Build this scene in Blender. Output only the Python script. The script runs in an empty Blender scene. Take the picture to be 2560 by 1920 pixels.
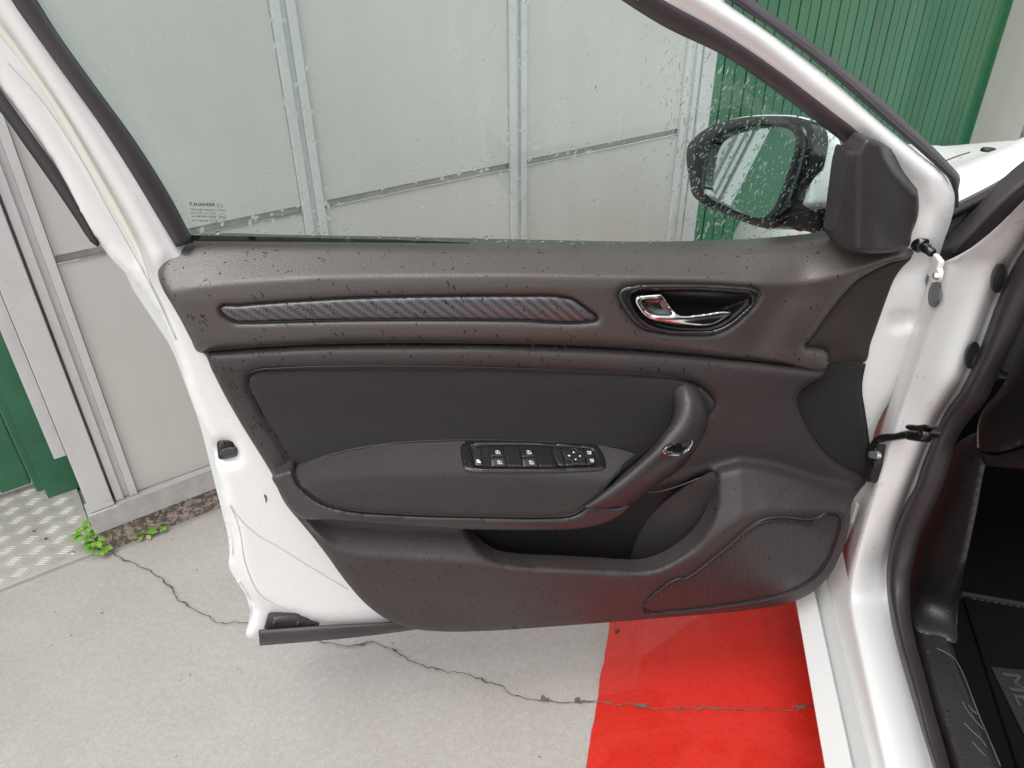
import bpy, bmesh, math, random
import numpy as np
from mathutils import Vector, Matrix
from mathutils.geometry import delaunay_2d_cdt
rng = np.random.default_rng(7); random.seed(7)
S = bpy.context.scene
COL = S.collection

# ------------------------------------------------------------------ camera, sky, sun, exposure
H = 1.33                                   # eye height above the pavement
F = 1838.0                                 # focal length in pixels of a 2560 x 1920 frame
_d = np.array([30., 2990., F]); _d /= np.linalg.norm(_d)
_up = -_d; _fw = np.array([0, 0, 1.]); _fw = _fw - _fw.dot(_up) * _up; _fw /= np.linalg.norm(_fw)
_rt = np.cross(_d, _fw)
R = np.array([_rt, _fw, _up])              # camera axes -> world axes
CAM = np.array([0, 0, H])
cd = bpy.data.cameras.new("camera"); cam = bpy.data.objects.new("camera", cd); COL.objects.link(cam)
cd.sensor_width = 36; cd.lens = F * 36 / 2560; cd.clip_start = .02; cd.clip_end = 300
bx_ = R @ np.array([1, 0, 0]); by_ = R @ np.array([0, -1, 0]); bz_ = R @ np.array([0, 0, -1])
cam.matrix_world = Matrix(((bx_[0], by_[0], bz_[0], 0), (bx_[1], by_[1], bz_[1], 0), (bx_[2], by_[2], bz_[2], H), (0, 0, 0, 1)))
S.camera = cam

W = bpy.data.worlds.new("World"); S.world = W; W.use_nodes = True
nt = W.node_tree; bg = nt.nodes["Background"]
sky = nt.nodes.new("ShaderNodeTexSky"); sky.sky_type = 'NISHITA'; sky.sun_disc = False
SUN_EL, SUN_AZ = 68, -140
sky.sun_elevation = math.radians(SUN_EL); sky.sun_rotation = math.radians(SUN_AZ)
sky.air_density = 1.0; sky.dust_density = 4.0; sky.ozone_density = 1.0
hs = nt.nodes.new("ShaderNodeHueSaturation"); hs.inputs["Saturation"].default_value = .12
nt.links.new(sky.outputs[0], hs.inputs["Color"]); nt.links.new(hs.outputs[0], bg.inputs[0])
bg.inputs[1].default_value = .14
sl = bpy.data.lights.new("sun", 'SUN'); sl.energy = .9; sl.angle = math.radians(75); sl.color = (1, .975, .94)
so = bpy.data.objects.new("sun", sl); COL.objects.link(so)
_az, _el = math.radians(SUN_AZ), math.radians(SUN_EL)
_sd = Vector((math.sin(_az) * math.cos(_el), math.cos(_az) * math.cos(_el), math.sin(_el)))
so.rotation_euler = _sd.to_track_quat('Z', 'Y').to_euler(); so.location = (0, 0, 6)
S.view_settings.view_transform = 'Standard'; S.view_settings.look = 'None'
S.view_settings.exposure = .82; S.view_settings.gamma = 1; S.view_settings.use_curve_mapping = False
S.render.engine = 'CYCLES'
S.cycles.use_denoising = True
S.cycles.max_bounces = 10; S.cycles.transparent_max_bounces = 16; S.cycles.transmission_bounces = 8
S.cycles.caustics_reflective = False; S.cycles.caustics_refractive = False

# ------------------------------------------------------------------ geometry helpers
def ray(px):
    px = np.atleast_2d(np.asarray(px, float))
    v = np.stack([px[:, 0] - 1280, px[:, 1] - 960, np.full(len(px), F)], 1)
    v = v @ R.T
    return v / np.linalg.norm(v, axis=1)[:, None]
def on_plane(px, p0, n):
    """where the sight line of a traced point meets a real plane of the place (p0 may be one point per row)"""
    r = ray(px); n = np.asarray(n, float)
    t = ((np.asarray(p0) - CAM) @ n) / (r @ n)
    return CAM + r * np.asarray(t)[:, None] if np.ndim(t) else CAM + r * t
def on_z(px, z):
    r = ray(px); return CAM + r * ((z - H) / r[:, 2])[:, None]
# the open door: hinge line at HP, inner face looks along DN
PHI = math.radians(7)
HP = np.array([.6049, 1.0203, 0]); DU = np.array([-math.cos(PHI), -math.sin(PHI), 0]); DN = np.array([math.sin(PHI), -math.cos(PHI), 0])
ZU = np.array([0, 0, 1.])
def D(px, n):
    px = np.atleast_2d(np.asarray(px, float)); n = np.broadcast_to(np.asarray(n, float), (len(px),))
    r = ray(px); t = ((HP - CAM) @ DN + n) / (r @ DN)
    return CAM + r * t[:, None]
# the car body: CA runs forward, CB runs inboard
CA = np.array([.2039, .979, 0]); CB = np.array([.979, -.2039, 0]); CQ = np.array([.5645, 1.0549, 0])
def K(px, L):
    px = np.atleast_2d(np.asarray(px, float)); L = np.broadcast_to(np.asarray(L, float), (len(px),))
    r = ray(px); t = ((CQ - CAM) @ CB + L) / (r @ CB)
    return CAM + r * t[:, None]
def car(f, L, z): return CQ + CA * f + CB * L + ZU * z
# the shop wall: WD runs along it, WN looks out of it
WP = np.array([-1.032, 1.377, 0]); WD = np.array([.81, .5864, 0]); WN = np.array([.5864, -.81, 0])
def wall(s, z, o=0.): return WP + WD * s + WN * o + ZU * z

def spl(pts, closed=False, k=6):
    P = np.asarray(pts, float); n = len(P)
    if n < 3: return P
    out = []
    rngi = range(n if closed else n - 1)
    for i in rngi:
        p0 = P[(i - 1) % n] if closed or i > 0 else 2 * P[0] - P[1]
        p1 = P[i]; p2 = P[(i + 1) % n]
        p3 = P[(i + 2) % n] if closed or i + 2 < n else 2 * P[-1] - P[-2]
        a = max(np.linalg.norm(p1 - p0), 1e-6) ** .5; b = max(np.linalg.norm(p2 - p1), 1e-6) ** .5; c = max(np.linalg.norm(p3 - p2), 1e-6) ** .5
        m1 = (p1 - p0) / a ** 2 * b ** 2; m2 = p2 - p1; m3 = (p3 - p2) / c ** 2 * b ** 2
        t1 = .5 * (m2 + (m1 * b + m2 * a) / (a + b)) if a + b > 0 else m2
        t1 = (m1 * b + m2 * a) / (a + b); t2 = (m2 * c + m3 * b) / (b + c)
        for j in range(k):
            t = j / k
            out.append((2*t**3-3*t*t+1)*p1 + (t**3-2*t*t+t)*t1 + (-2*t**3+3*t*t)*p2 + (t**3-t*t)*t2)
    if not closed: out.append(P[-1])
    return np.array(out)
def resamp(P, n=None, step=None, closed=False):
    P = np.asarray(P, float)
    if closed: P = np.vstack([P, P[:1]])
    d = np.r_[0, np.cumsum(np.linalg.norm(np.diff(P, axis=0), axis=1))]
    if n is None: n = max(3, int(round(d[-1] / step)) + (0 if closed else 1))
    t = np.linspace(0, d[-1], n + 1 if closed else n)
    if closed: t = t[:-1]
    return np.stack([np.interp(t, d, P[:, i]) for i in range(P.shape[1])], 1)
def inside(P, poly):
    x, y = P[:, 0], P[:, 1]; r = np.zeros(len(P), bool); n = len(poly)
    for i in range(n):
        x1, y1 = poly[i]; x2, y2 = poly[(i + 1) % n]
        if y1 == y2: continue
        c = (y1 > y) != (y2 > y)
        r ^= c & (x < (x2 - x1) * (y - y1) / (y2 - y1) + x1)
    return r
def dist(P, poly, closed=True):
    A = np.asarray(poly, float); B = np.roll(A, -1, 0) if closed else A[1:]
    if not closed: A = A[:-1]
    out = np.full(len(P), 1e9)
    for a, b in zip(A, B):
        ab = b - a; L = ab @ ab + 1e-12
        t = np.clip(((P - a) @ ab) / L, 0, 1)
        out = np.minimum(out, np.hypot(*(P - a - t[:, None] * ab).T))
    return out
def ss(t): t = np.clip(t, 0, 1); return t * t * (3 - 2 * t)
def rnd(d, r): t = np.clip(1 - d / r, 0, 1); return 1 - np.sqrt(np.maximum(0, 1 - t * t)) # 0 inside, 1 at the edge, round

MATS = {}
def link(o, parent=None):
    COL.objects.link(o)
    if parent is not None: o.parent = parent
    return o
def wloc(o):
    v = Vector((0, 0, 0))
    while o is not None: v = v + o.location; o = o.parent
    return np.array(v)
def mesh(name, V, Fc, mat, parent=None, smooth=True, at=None, angle=None):
    V = np.asarray(V, float)
    base = wloc(parent) if parent is not None else np.zeros(3)
    at = base if at is None else np.asarray(at, float)
    me = bpy.data.meshes.new(name); me.from_pydata((V - at).tolist(), [], [list(map(int, f)) for f in Fc]); me.update()
    if mat is not None: me.materials.append(MATS[mat] if isinstance(mat, str) else mat)
    if smooth: me.polygons.foreach_set("use_smooth", [True] * len(me.polygons))
    if angle:
        me.set_sharp_from_angle(angle=math.radians(angle))
    o = bpy.data.objects.new(name, me); o.location = Vector(at - base)
    return link(o, parent)
def tag(o, label=None, cat=None, group=None, kind=None):
    if label: o['label'] = label
    if cat: o['category'] = cat
    if group: o['group'] = group
    if kind: o['kind'] = kind
    return o
def empty(name, loc):
    o = bpy.data.objects.new(name, None); o.location = loc; o.empty_display_size = .1; return link(o)

PATCH = {}
def patch(name, outline, depth, mat, parent, step=9, holes=(), skirt=.012, curve=True, hcurve=True, edge=None, smooth_it=0, back=False, pfun=None, nrm=None, key=None, keepd=False):
    """a panel: traced outline, real relief depth(px, d) in metres off the door plane, walls round its rim"""
    pf = pfun or D; nv = DN if nrm is None else np.asarray(nrm)
    ol = np.asarray(outline, float)
    ol = resamp(spl(ol, True) if curve else ol, step=step, closed=True)
    hl = [resamp(spl(h, True) if hcurve else np.asarray(h, float), step=step, closed=True) for h in holes]
    x0, y0 = ol.min(0); x1, y1 = ol.max(0)
    gx, gy = np.meshgrid(np.arange(x0, x1, step), np.arange(y0, y1, step)); gx[1::2] += step / 2
    G = np.stack([gx.ravel(), gy.ravel()], 1); G = G + rng.normal(0, step * .02, G.shape)
    m = inside(G, ol); d = dist(G, ol)
    for h in hl:
        m &= ~inside(G, h); d = np.minimum(d, dist(G, h))
    G = G[m & (d > step * .55)]
    loops = [ol] + hl; B = np.vstack(loops); P = np.vstack([B, G])
    E_ = []; k = 0; 
    for l in loops:
        E_ += [(k + i, k + (i + 1) % len(l)) for i in range(len(l))]; k += len(l)
    res = delaunay_2d_cdt([Vector((p[0], -p[1])) for p in P], E_, [], 0, 1e-4)
    V2 = np.array([(v[0], -v[1]) for v in res[0]]); T = [f for f in res[2]]
    T = np.array([t for t in T if len(t) == 3]); c = V2[T].mean(1)
    ok = inside(c, ol)
    for h in hl: ok &= ~inside(c, h)
    T = T[ok]
    dd = dist(V2, ol); de = dd.copy()
    for h in hl: de = np.minimum(de, dist(V2, h))
    n = np.asarray(depth(V2, dd), float) * np.ones(len(V2))
    if smooth_it:
        ee = np.vstack([T[:, [0, 1]], T[:, [1, 2]], T[:, [2, 0]]]); ee = np.vstack([ee, ee[:, ::-1]])
        cnt = np.bincount(ee[:, 0], minlength=len(V2)).clip(1)
        for _ in range(smooth_it):
            av = np.bincount(ee[:, 0], weights=n[ee[:, 1]], minlength=len(V2)) / cnt
            n = .4 * n + .6 * av
    if edge: n = n - edge[0] * rnd(de, edge[1])
    V = pf(V2, n)
    # rim walls
    be = {}
    for t in T:
        for a, b in ((t[0], t[1]), (t[1], t[2]), (t[2], t[0])):
            if (b, a) in be: del be[(b, a)]
            else: be[(a, b)] = 1
    bi = sorted({i for e in be for i in e}); mp = {v: i for i, v in enumerate(bi)}
    n0 = len(V); top = V[bi]; bot = V[bi] - nv * skirt; nb = len(bi)
    faces = [tuple(t) for t in T]
    for a, b in be: faces.append((n0 + mp[b], n0 + mp[a], n0 + nb + mp[a], n0 + nb + mp[b]))
    VV = [V, top, bot]
    if back:
        VV.append(V - nv * skirt); o_ = n0 + 2 * nb
        faces += [(o_ + t[0], o_ + t[2], o_ + t[1]) for t in T]
    o = mesh(name, np.vstack(VV), faces, mat, parent)
    PATCH[key or name] = (V2, V, T)
    return o
def stack(curves, mode='lin'):
    """relief given as curves of constant meaning from top to bottom: (points x,y), n or list of n"""
    cs = []
    for pts, n in curves:
        p = np.asarray(pts, float); cs.append((p[:, 0], p[:, 1], np.broadcast_to(np.asarray(n, float), (len(p),))))
    def f(P, d=None):
        x, y = P[:, 0], P[:, 1]
        Y = np.array([np.interp(x, c[0], c[1]) for c in cs]); N = np.array([np.interp(x, c[0], c[2]) for c in cs])
        out = np.where(y <= Y[0], N[0], N[-1])
        for k in range(len(cs) - 1):
            mm = (y > Y[k]) & (y <= Y[k + 1])
            t = (y - Y[k]) / np.maximum(Y[k + 1] - Y[k], 1e-6)
            if mode == 'ss': t = ss(t)
            out = np.where(mm, N[k] + (N[k + 1] - N[k]) * t, out)
        return out
    return f
def loft(name, lines, mat, parent, n=40, thick=None, curve=True, cross=1, angle=None, flip=False):
    Ls = [resamp(spl(l) if curve else np.asarray(l, float), n=n) for l in lines]
    A = np.array(Ls)                        # (m, n, 3)
    if cross > 1:
        A = np.stack([spl(A[:, i], k=cross) for i in range(n)], 1)
    m = len(A); V = A.reshape(-1, 3); fs = []
    for i in range(m - 1):
        for j in range(n - 1):
            q = (i * n + j, i * n + j + 1, (i + 1) * n + j + 1, (i + 1) * n + j)
            fs.append(q[::-1] if flip else q)
    o = mesh(name, V, fs, mat, parent, angle=angle)
    if thick:
        md = o.modifiers.new("Solidify", 'SOLIDIFY'); md.thickness = thick; md.offset = -1
    return o
def tube(name, path, r, mat, parent, sides=8, closed=False, caps=True, n=None):
    P = np.asarray(path, float)
    if n: P = resamp(spl(P, closed), n=n, closed=closed)
    m = len(P); rr = np.broadcast_to(np.asarray(r, float), (m,)) if np.ndim(r) == 0 or len(r) == m else np.interp(np.linspace(0, 1, m), np.linspace(0, 1, len(r)), r)
    T = np.gradient(P, axis=0) if not closed else np.roll(P, -1, 0) - np.roll(P, 1, 0)
    T /= np.linalg.norm(T, axis=1)[:, None] + 1e-9
    u = np.cross(T[0], [.13, .2, .97]); u /= np.linalg.norm(u)
    V = []
    for i in range(m):
        u = u - T[i] * (u @ T[i]); u /= np.linalg.norm(u); w = np.cross(T[i], u)
        for k in range(sides):
            a = 2 * math.pi * k / sides; V.append(P[i] + rr[i] * (u * math.cos(a) + w * math.sin(a)))
    fs = []
    for i in range(m if closed else m - 1):
        j = (i + 1) % m
        for k in range(sides):
            l = (k + 1) % sides; fs.append((i * sides + k, i * sides + l, j * sides + l, j * sides + k))
    if caps and not closed:
        fs.append(tuple(range(sides))[::-1]); fs.append(tuple((m - 1) * sides + k for k in range(sides)))
    return mesh(name, V, fs, mat, parent, angle=50)
def boxv(o, ax, lo, hi, bev=0):
    """8 corners of a box in the frame ax = (u, v, w) at origin o"""
    V = [o + ax[0] * (hi[0] if i & 1 else lo[0]) + ax[1] * (hi[1] if i & 2 else lo[1]) + ax[2] * (hi[2] if i & 4 else lo[2]) for i in range(8)]
    return V, [(0, 1, 3, 2), (4, 6, 7, 5), (0, 4, 5, 1), (2, 3, 7, 6), (0, 2, 6, 4), (1, 5, 7, 3)]
def box(name, o, ax, lo, hi, mat, parent, bev=.001):
    V, fs = boxv(np.asarray(o, float), ax, lo, hi)
    fs = [f[::-1] for f in fs] if np.cross(ax[0], ax[1]) @ ax[2] < 0 else fs
    ob = mesh(name, V, fs, mat, parent, smooth=False)
    bm = bmesh.new(); bm.from_mesh(ob.data); bmesh.ops.recalc_face_normals(bm, faces=bm.faces)
    if bev: bmesh.ops.bevel(bm, geom=bm.edges[:], offset=bev, segments=2, affect='EDGES', profile=.6)
    bm.to_mesh(ob.data); bm.free(); return ob
def disc(name, c, ax, r, h, mat, parent, rad=None, sides=24, prof=None):
    """lathe: prof = [(radius, height)] along ax[2]"""
    prof = prof or [(0, h), (r * .85, h), (r, h * .6), (r, 0)]
    V = []; fs = []
    for (q, z) in prof:
        for k in range(sides):
            a = 2 * math.pi * k / sides
            V.append(c + ax[0] * q * math.cos(a) + ax[1] * q * math.sin(a) * (rad or 1) + ax[2] * z)
    for i in range(len(prof) - 1):
        for k in range(sides):
            l = (k + 1) % sides; fs.append((i * sides + k, (i + 1) * sides + k, (i + 1) * sides + l, i * sides + l))
    o = mesh(name, V, fs, mat, parent, angle=40)
    return o
# ------------------------------------------------------------------ materials
class NB:
    def __init__(s, name):
        s.m = bpy.data.materials.new(name); s.m.use_nodes = True; s.t = s.m.node_tree
        s.p = s.t.nodes["Principled BSDF"]; s.tc = s.t.nodes.new("ShaderNodeTexCoord"); MATS[name] = s.m
    def n(s, typ, **kw):
        o = s.t.nodes.new(typ)
        for k, v in kw.items():
            if k in o.inputs: o.inputs[k].default_value = v
            else: setattr(o, k, v)
        return o
    def l(s, a, b): s.t.links.new(a, b)
    def noise(s, scale, detail=3, rough=.55, vec=None, stretch=None):
        q = s.n("ShaderNodeTexNoise"); q.inputs["Scale"].default_value = scale; q.inputs["Detail"].default_value = detail; q.inputs["Roughness"].default_value = rough
        src = vec or s.tc.outputs["Object"]
        if stretch:
            mp = s.n("ShaderNodeMapping"); mp.inputs["Scale"].default_value = stretch; s.l(src, mp.inputs[0]); src = mp.outputs[0]
        s.l(src, q.inputs["Vector"]); return q.outputs["Fac"]
    def ramp(s, fac, stops, interp='LINEAR'):
        r = s.n("ShaderNodeValToRGB"); r.color_ramp.interpolation = interp
        e = r.color_ramp.elements
        while len(e) < len(stops): e.new(.5)
        for k, (p, c) in enumerate(stops):
            e[k].position = p; e[k].color = (c, c, c, 1) if not hasattr(c, '__len__') else (*c, 1)
        s.l(fac, r.inputs[0]); return r.outputs[0]
    def mix(s, fac, a, b, blend='MIX'):
        q = s.n("ShaderNodeMix"); q.data_type = 'RGBA'; q.blend_type = blend
        for v, i in ((fac, 0), (a, 6), (b, 7)):
            if hasattr(v, 'links') or isinstance(v, bpy.types.NodeSocket): s.l(v, q.inputs[i])
            elif hasattr(v, '__len__'): q.inputs[i].default_value = (*v, 1)
            else: q.inputs[i].default_value = v
        return q.outputs[2]
    def math(s, op, a, b=0.):
        q = s.n("ShaderNodeMath"); q.operation = op
        for v, i in ((a, 0), (b, 1)):
            if isinstance(v, bpy.types.NodeSocket): s.l(v, q.inputs[i])
            else: q.inputs[i].default_value = v
        return q.outputs[0]
    def bump(s, h, dist, strength=1., prev=None):
        b = s.n("ShaderNodeBump"); b.inputs["Strength"].default_value = strength; b.inputs["Distance"].default_value = dist
        s.l(h, b.inputs["Height"])
        if prev: s.l(prev, b.inputs["Normal"])
        s.l(b.outputs[0], s.p.inputs["Normal"]); return b.outputs[0]
    def set(s, color=None, rough=None, metal=None, spec=None, coat=None, coatr=None, sheen=None):
        I = s.p.inputs
        for v, k in ((color, "Base Color"), (rough, "Roughness"), (metal, "Metallic"), (spec, "Specular IOR Level"), (coat, "Coat Weight"), (coatr, "Coat Roughness"), (sheen, "Sheen Weight")):
            if v is None: continue
            if isinstance(v, bpy.types.NodeSocket): s.l(v, I[k])
            else: I[k].default_value = (*v, 1) if hasattr(v, '__len__') else v
        return s
def grain(name, col, rough=.5, scale=260, dist=.0006, spec=.5, wear=.25):
    b = NB(name)
    v = b.n("ShaderNodeTexVoronoi"); v.feature = 'SMOOTH_F1'; v.inputs["Scale"].default_value = scale
    w = b.n("ShaderNodeTexNoise"); w.inputs["Scale"].default_value = scale * .35
    mx = b.n("ShaderNodeVectorMath"); mx.operation = 'MULTIPLY_ADD'
    b.l(w.outputs["Color"], mx.inputs[0]); mx.inputs[1].default_value = (.0012, .0012, .0012); b.l(b.tc.outputs["Object"], mx.inputs[2]); b.l(mx.outputs[0], v.inputs["Vector"])
    n = b.noise(5, 4)
    c = b.mix(b.ramp(n, [(.35, 0.), (.7, 1.)]), [x * (1 - wear) for x in col], [x * (1 + wear) for x in col])
    b.set(c, b.ramp(b.noise(9, 3), [(.3, rough - .05), (.75, rough + .07)]), spec=spec)
    fn = b.noise(scale * 1.5, 2, .5)
    if dist: b.bump(b.math('SUBTRACT', b.math('MULTIPLY', fn, .8), b.math('MULTIPLY', v.outputs["Distance"], .6)), dist, 1.)
    return b
TRIM = (.040, .0355, .035)
grain("trim_upper", (.066, .0545, .0515), .40, 330, .00040, spec=.8, wear=.06)
grain("trim_lower", (.046, .0375, .0385), .46, 340, .00045, spec=.4, wear=.06)
grain("trim_smooth", (.036, .032, .0335), .36, 600, .0003)
grain("trim_pod", (.044, .040, .042), .36, 330, .0003, spec=.6, wear=.06)
grain("trim_matt", (.036, .0285, .026), .62, 500, .0008, spec=.3)
grain("dark_plastic", (.009, .0085, .009), .40, 500, .0003)
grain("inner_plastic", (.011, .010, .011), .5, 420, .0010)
grain("rubber", (.046, .0395, .0445), .46, 300, .0003)
grain("channel_rubber", (.056, .046, .053), .42, 300, .0002)
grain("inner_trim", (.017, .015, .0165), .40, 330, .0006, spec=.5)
grain("seal_rubber", (.030, .0255, .0285), .52, 300, .0003)
grain("rubber_dark", (.014, .013, .014), .5, 300, .0003)
grain("cowl_grey", (.15, .14, .148), .45, 300, .0003)
grain("grey_plug", (.075, .08, .078), .5, 300, .0003)
def fabric(name, col, scale=900, rough=.85):
    b = NB(name)
    w = b.n("ShaderNodeTexWave"); w.wave_type = 'BANDS'; w.bands_direction = 'DIAGONAL'; w.inputs["Scale"].default_value = scale; w.inputs["Distortion"].default_value = 1.5; w.inputs["Detail"].default_value = 1
    b.l(b.tc.outputs["Object"], w.inputs["Vector"])
    n = b.noise(380, 3); n2 = b.noise(9, 3)
    c = b.mix(b.ramp(n, [(.3, 0.), (.75, 1.)]), [x * .62 for x in col], [x * 1.5 for x in col])
    c = b.mix(b.ramp(n2, [(.35, .0), (.7, .35)]), c, [x * 1.35 for x in col])
    b.set(c, rough, spec=.1 if col[0] < .008 else .25, sheen=0 if col[0] < .008 else .12)
    b.bump(b.math('ADD', w.outputs["Fac"], b.math('MULTIPLY', n, .8)), .0007, .8)
fabric("fabric", (.0285, .0225, .0255)); fabric("fabric_rest", (.0440, .0365, .0370)); fabric("felt", (.0115, .0105, .0105), 400, .95); grain("scuff_line", (.10, .095, .10), .4, 300, 0)
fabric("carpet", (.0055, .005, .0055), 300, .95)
b = NB("carbon")                             # twill weave print
mp = b.n("ShaderNodeMapping"); mp.inputs["Rotation"].default_value = (0, 0, -PHI); b.l(b.tc.outputs["Object"], mp.inputs[0])
sx = b.n("ShaderNodeSeparateXYZ"); b.l(mp.outputs[0], sx.inputs[0])
cell = .0038
ix = b.math('FLOOR', b.math('DIVIDE', sx.outputs["X"], cell)); iz = b.math('FLOOR', b.math('DIVIDE', sx.outputs["Z"], cell))
tw = b.math('FLOORED_MODULO' if False else 'MODULO', b.math('ADD', b.math('ADD', ix, iz), 4000.), 4.)
st = b.math('LESS_THAN', tw, 1.9)
c = b.mix(st, (.050, .047, .052), (.105, .10, .108)); b.set(c, b.ramp(st, [(0, .30), (1, .42)]), spec=.6, coat=.25, coatr=.15)
b.bump(st, .0003, .5)
b = NB("gloss_black").set((.008, .008, .009), .12, spec=.6)
b = NB("piano_black").set((.014, .013, .015), .22, spec=.6, coat=.4, coatr=.1)
b = NB("button_black").set((.020, .019, .021), .3, spec=.5)
b = NB("black_metal").set((.008, .008, .008), .28, spec=.6)
b = NB("chrome"); b.set((.86, .85, .84), .045, 1.)
b = NB("lever_chrome"); b.set((.80, .79, .78), .13, 1.)
b = NB("satin_chrome"); b.set((.20, .21, .215), .22, 1.)
b = NB("steel").set((.62, .61, .58), .38, .75)
b = NB("mirror_glass").set((.80, .87, .85), .01, 1.)
b = NB("white_print").set((.75, .77, .80), .5)
b = NB("black_print").set((.012, .03, .02), .6)
b = NB("seam_line").set((.55, .55, .54), .5)
b = NB("orange").set((.5, .12, .05), .35)
# white body paint with faint road dirt and wet gloss
b = NB("paint")
n = b.noise(7, 4); n2 = b.noise(60, 2)
c = b.mix(b.ramp(n, [(.45, 0.), (.8, .28)]), (.80, .805, .80), (.70, .68, .62))
b.set(c, b.ramp(n2, [(.3, .26), (.8, .38)]), spec=.5, coat=.5, coatr=.05)
b = NB("paint_wet")
n = b.noise(26, 3); n2 = b.noise(160, 3); w_ = b.noise(70, 4)
c = b.mix(b.ramp(n, [(.45, 0.), (.8, .2)]), (.71, .72, .715), (.64, .63, .61))
b.set(c, .34, spec=.4, coat=.18, coatr=.06)
b = NB("wax").set((.77, .75, .66), .45)
b = NB("glass")
tr = b.n("ShaderNodeBsdfTransparent"); tr.inputs[0].default_value = (.935, 1.0, .985, 1)
gl = b.n("ShaderNodeBsdfGlossy"); gl.inputs["Roughness"].default_value = .0; gl.inputs[0].default_value = (1, 1, 1, 1)
lw = b.n("ShaderNodeLayerWeight"); lw.inputs[0].default_value = .5; fres = b.math("ADD", b.math("MULTIPLY", b.math("POWER", lw.outputs["Facing"], 5.), .97), .024)
mx = b.n("ShaderNodeMixShader"); b.l(fres, mx.inputs[0]); b.l(tr.outputs[0], mx.inputs[1]); b.l(gl.outputs[0], mx.inputs[2])
b.l(mx.outputs[0], b.t.nodes["Material Output"].inputs[0])
b = NB("water_thin")                         # shallow clear bead: seen straight through, mirror-like at its rim
tr = b.n("ShaderNodeBsdfTransparent"); gl = b.n("ShaderNodeBsdfGlossy"); gl.inputs["Roughness"].default_value = .03
lw = b.n("ShaderNodeLayerWeight"); lw.inputs[0].default_value = .5; fres = b.math("ADD", b.math("MULTIPLY", b.math("POWER", lw.outputs["Facing"], 4.), .9), .03)
mx = b.n("ShaderNodeMixShader"); b.l(fres, mx.inputs[0]); b.l(tr.outputs[0], mx.inputs[1]); b.l(gl.outputs[0], mx.inputs[2]); b.l(mx.outputs[0], b.t.nodes["Material Output"].inputs[0])
b = NB("water").set((1, 1, 1), .0); b.p.inputs["Transmission Weight"].default_value = 1; b.p.inputs["IOR"].default_value = 1.33
b = NB("water_dark").set((.006, .0055, .006), .06, spec=.5)
b = NB("tint_black").set((.008, .02, .015), .2)
# the place
b = NB("concrete")
n1 = b.noise(1.3, 5, .6); n2 = b.noise(6, 5, .6); n3 = b.noise(75, 6, .75); n4 = b.noise(300, 3, .65)
c = b.mix(b.ramp(n1, [(.3, 0.), (.7, 1.)]), (.360, .338, .316), (.415, .40, .385))
c = b.mix(b.ramp(n2, [(.35, .55), (.62, 0.)]), c, (.35, .322, .30))
c = b.mix(b.ramp(n3, [(.36, .26), (.52, 0.)]), c, (.27, .25, .235))
c = b.mix(b.ramp(n3, [(.5, 0.), (.68, .22)]), c, (.52, .51, .50))
c = b.mix(b.ramp(n4, [(.36, .5), (.5, 0.)]), c, (.25, .235, .22))
c = b.mix(b.ramp(n4, [(.64, 0.), (.73, .6)]), c, (.13, .12, .11))
v = b.n("ShaderNodeTexVoronoi"); v.inputs["Scale"].default_value = 19; b.l(b.tc.outputs["Object"], v.inputs["Vector"])
pit = b.ramp(b.math('ADD', v.outputs["Distance"], b.math('MULTIPLY', b.noise(8, 2), .12)), [(.095, .8), (.12, 0.)]); c = b.mix(pit, c, (.09, .08, .07))
b.set(c, b.ramp(n2, [(.3, .40), (.7, .60)]), spec=.45)
b.bump(b.math('ADD', n3, b.math('MULTIPLY', n4, .5)), .0007, .7)
b = NB("red_paint")
n2 = b.noise(30, 4, .6); n3 = b.noise(140, 3); n4 = b.noise(3.4, 4, .55); n5 = b.noise(300, 2)
n6 = b.noise(75, 6, .75)
c = b.mix(b.ramp(n2, [(.35, .5), (.7, 0.)]), (.55, .019, .008), (.48, .014, .006))
wet = b.ramp(n4, [(.52, 1.), (.535, 0.)])      # dry paint is paler than the wet film
c = b.mix(wet, (.55, .024, .015), c)
c = b.mix(b.ramp(n6, [(.34, .28), (.5, 0.)]), c, (.30, .007, .004)); c = b.mix(b.ramp(n6, [(.56, 0.), (.72, .18)]), c, (.62, .05, .035))
v = b.n("ShaderNodeTexVoronoi"); v.inputs["Scale"].default_value = 17; b.l(b.tc.outputs["Object"], v.inputs["Vector"])
pit = b.ramp(v.outputs["Distance"], [(.04, .9), (.065, 0.)]); c = b.mix(pit, c, (.05, .012, .01)); c = b.mix(b.ramp(n5, [(.6, 0.), (.7, .35)]), c, (.25, .006, .004))
b.set(c, b.ramp(n3, [(.3, .40), (.7, .52)]), spec=.35)
I = b.p.inputs; b.l(b.math('ADD', b.math('MULTIPLY', wet, .65), .12), I["Coat Weight"]); b.l(b.ramp(wet, [(0., .16), (1., .03)]), I["Coat Roughness"])
b.bump(b.math('ADD', n6, n3), .0012, .6)
b = NB("crack_dirt"); n = b.noise(60, 3); b.set(b.mix(b.ramp(n, [(.35, 0.), (.7, 1.)]), (.06, .048, .04), (.18, .15, .12)), .9)
b = NB("panel"); n = b.noise(3.5, 4, .6); n2 = b.noise(40, 3, .6, stretch=(1, 1, .15))
c = b.mix(b.ramp(n, [(.35, 0.), (.75, 1.)]), (.575, .555, .525), (.62, .605, .58))
n3 = b.noise(22, 4, .7); c = b.mix(b.ramp(n3, [(.62, 0.), (.72, .22)]), c, (.42, .38, .33))
n4 = b.noise(14, 4, .6, stretch=(1, 1, .03)); c = b.mix(b.ramp(n4, [(.35, 0.), (.75, .35)]), c, (.52, .50, .47))
b.set(c, b.ramp(n2, [(.3, .30), (.75, .42)]), spec=.5, metal=.12)
b = NB("frame_metal"); n = b.noise(6, 4, .6); n2 = b.noise(55, 4, .65)
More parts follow.
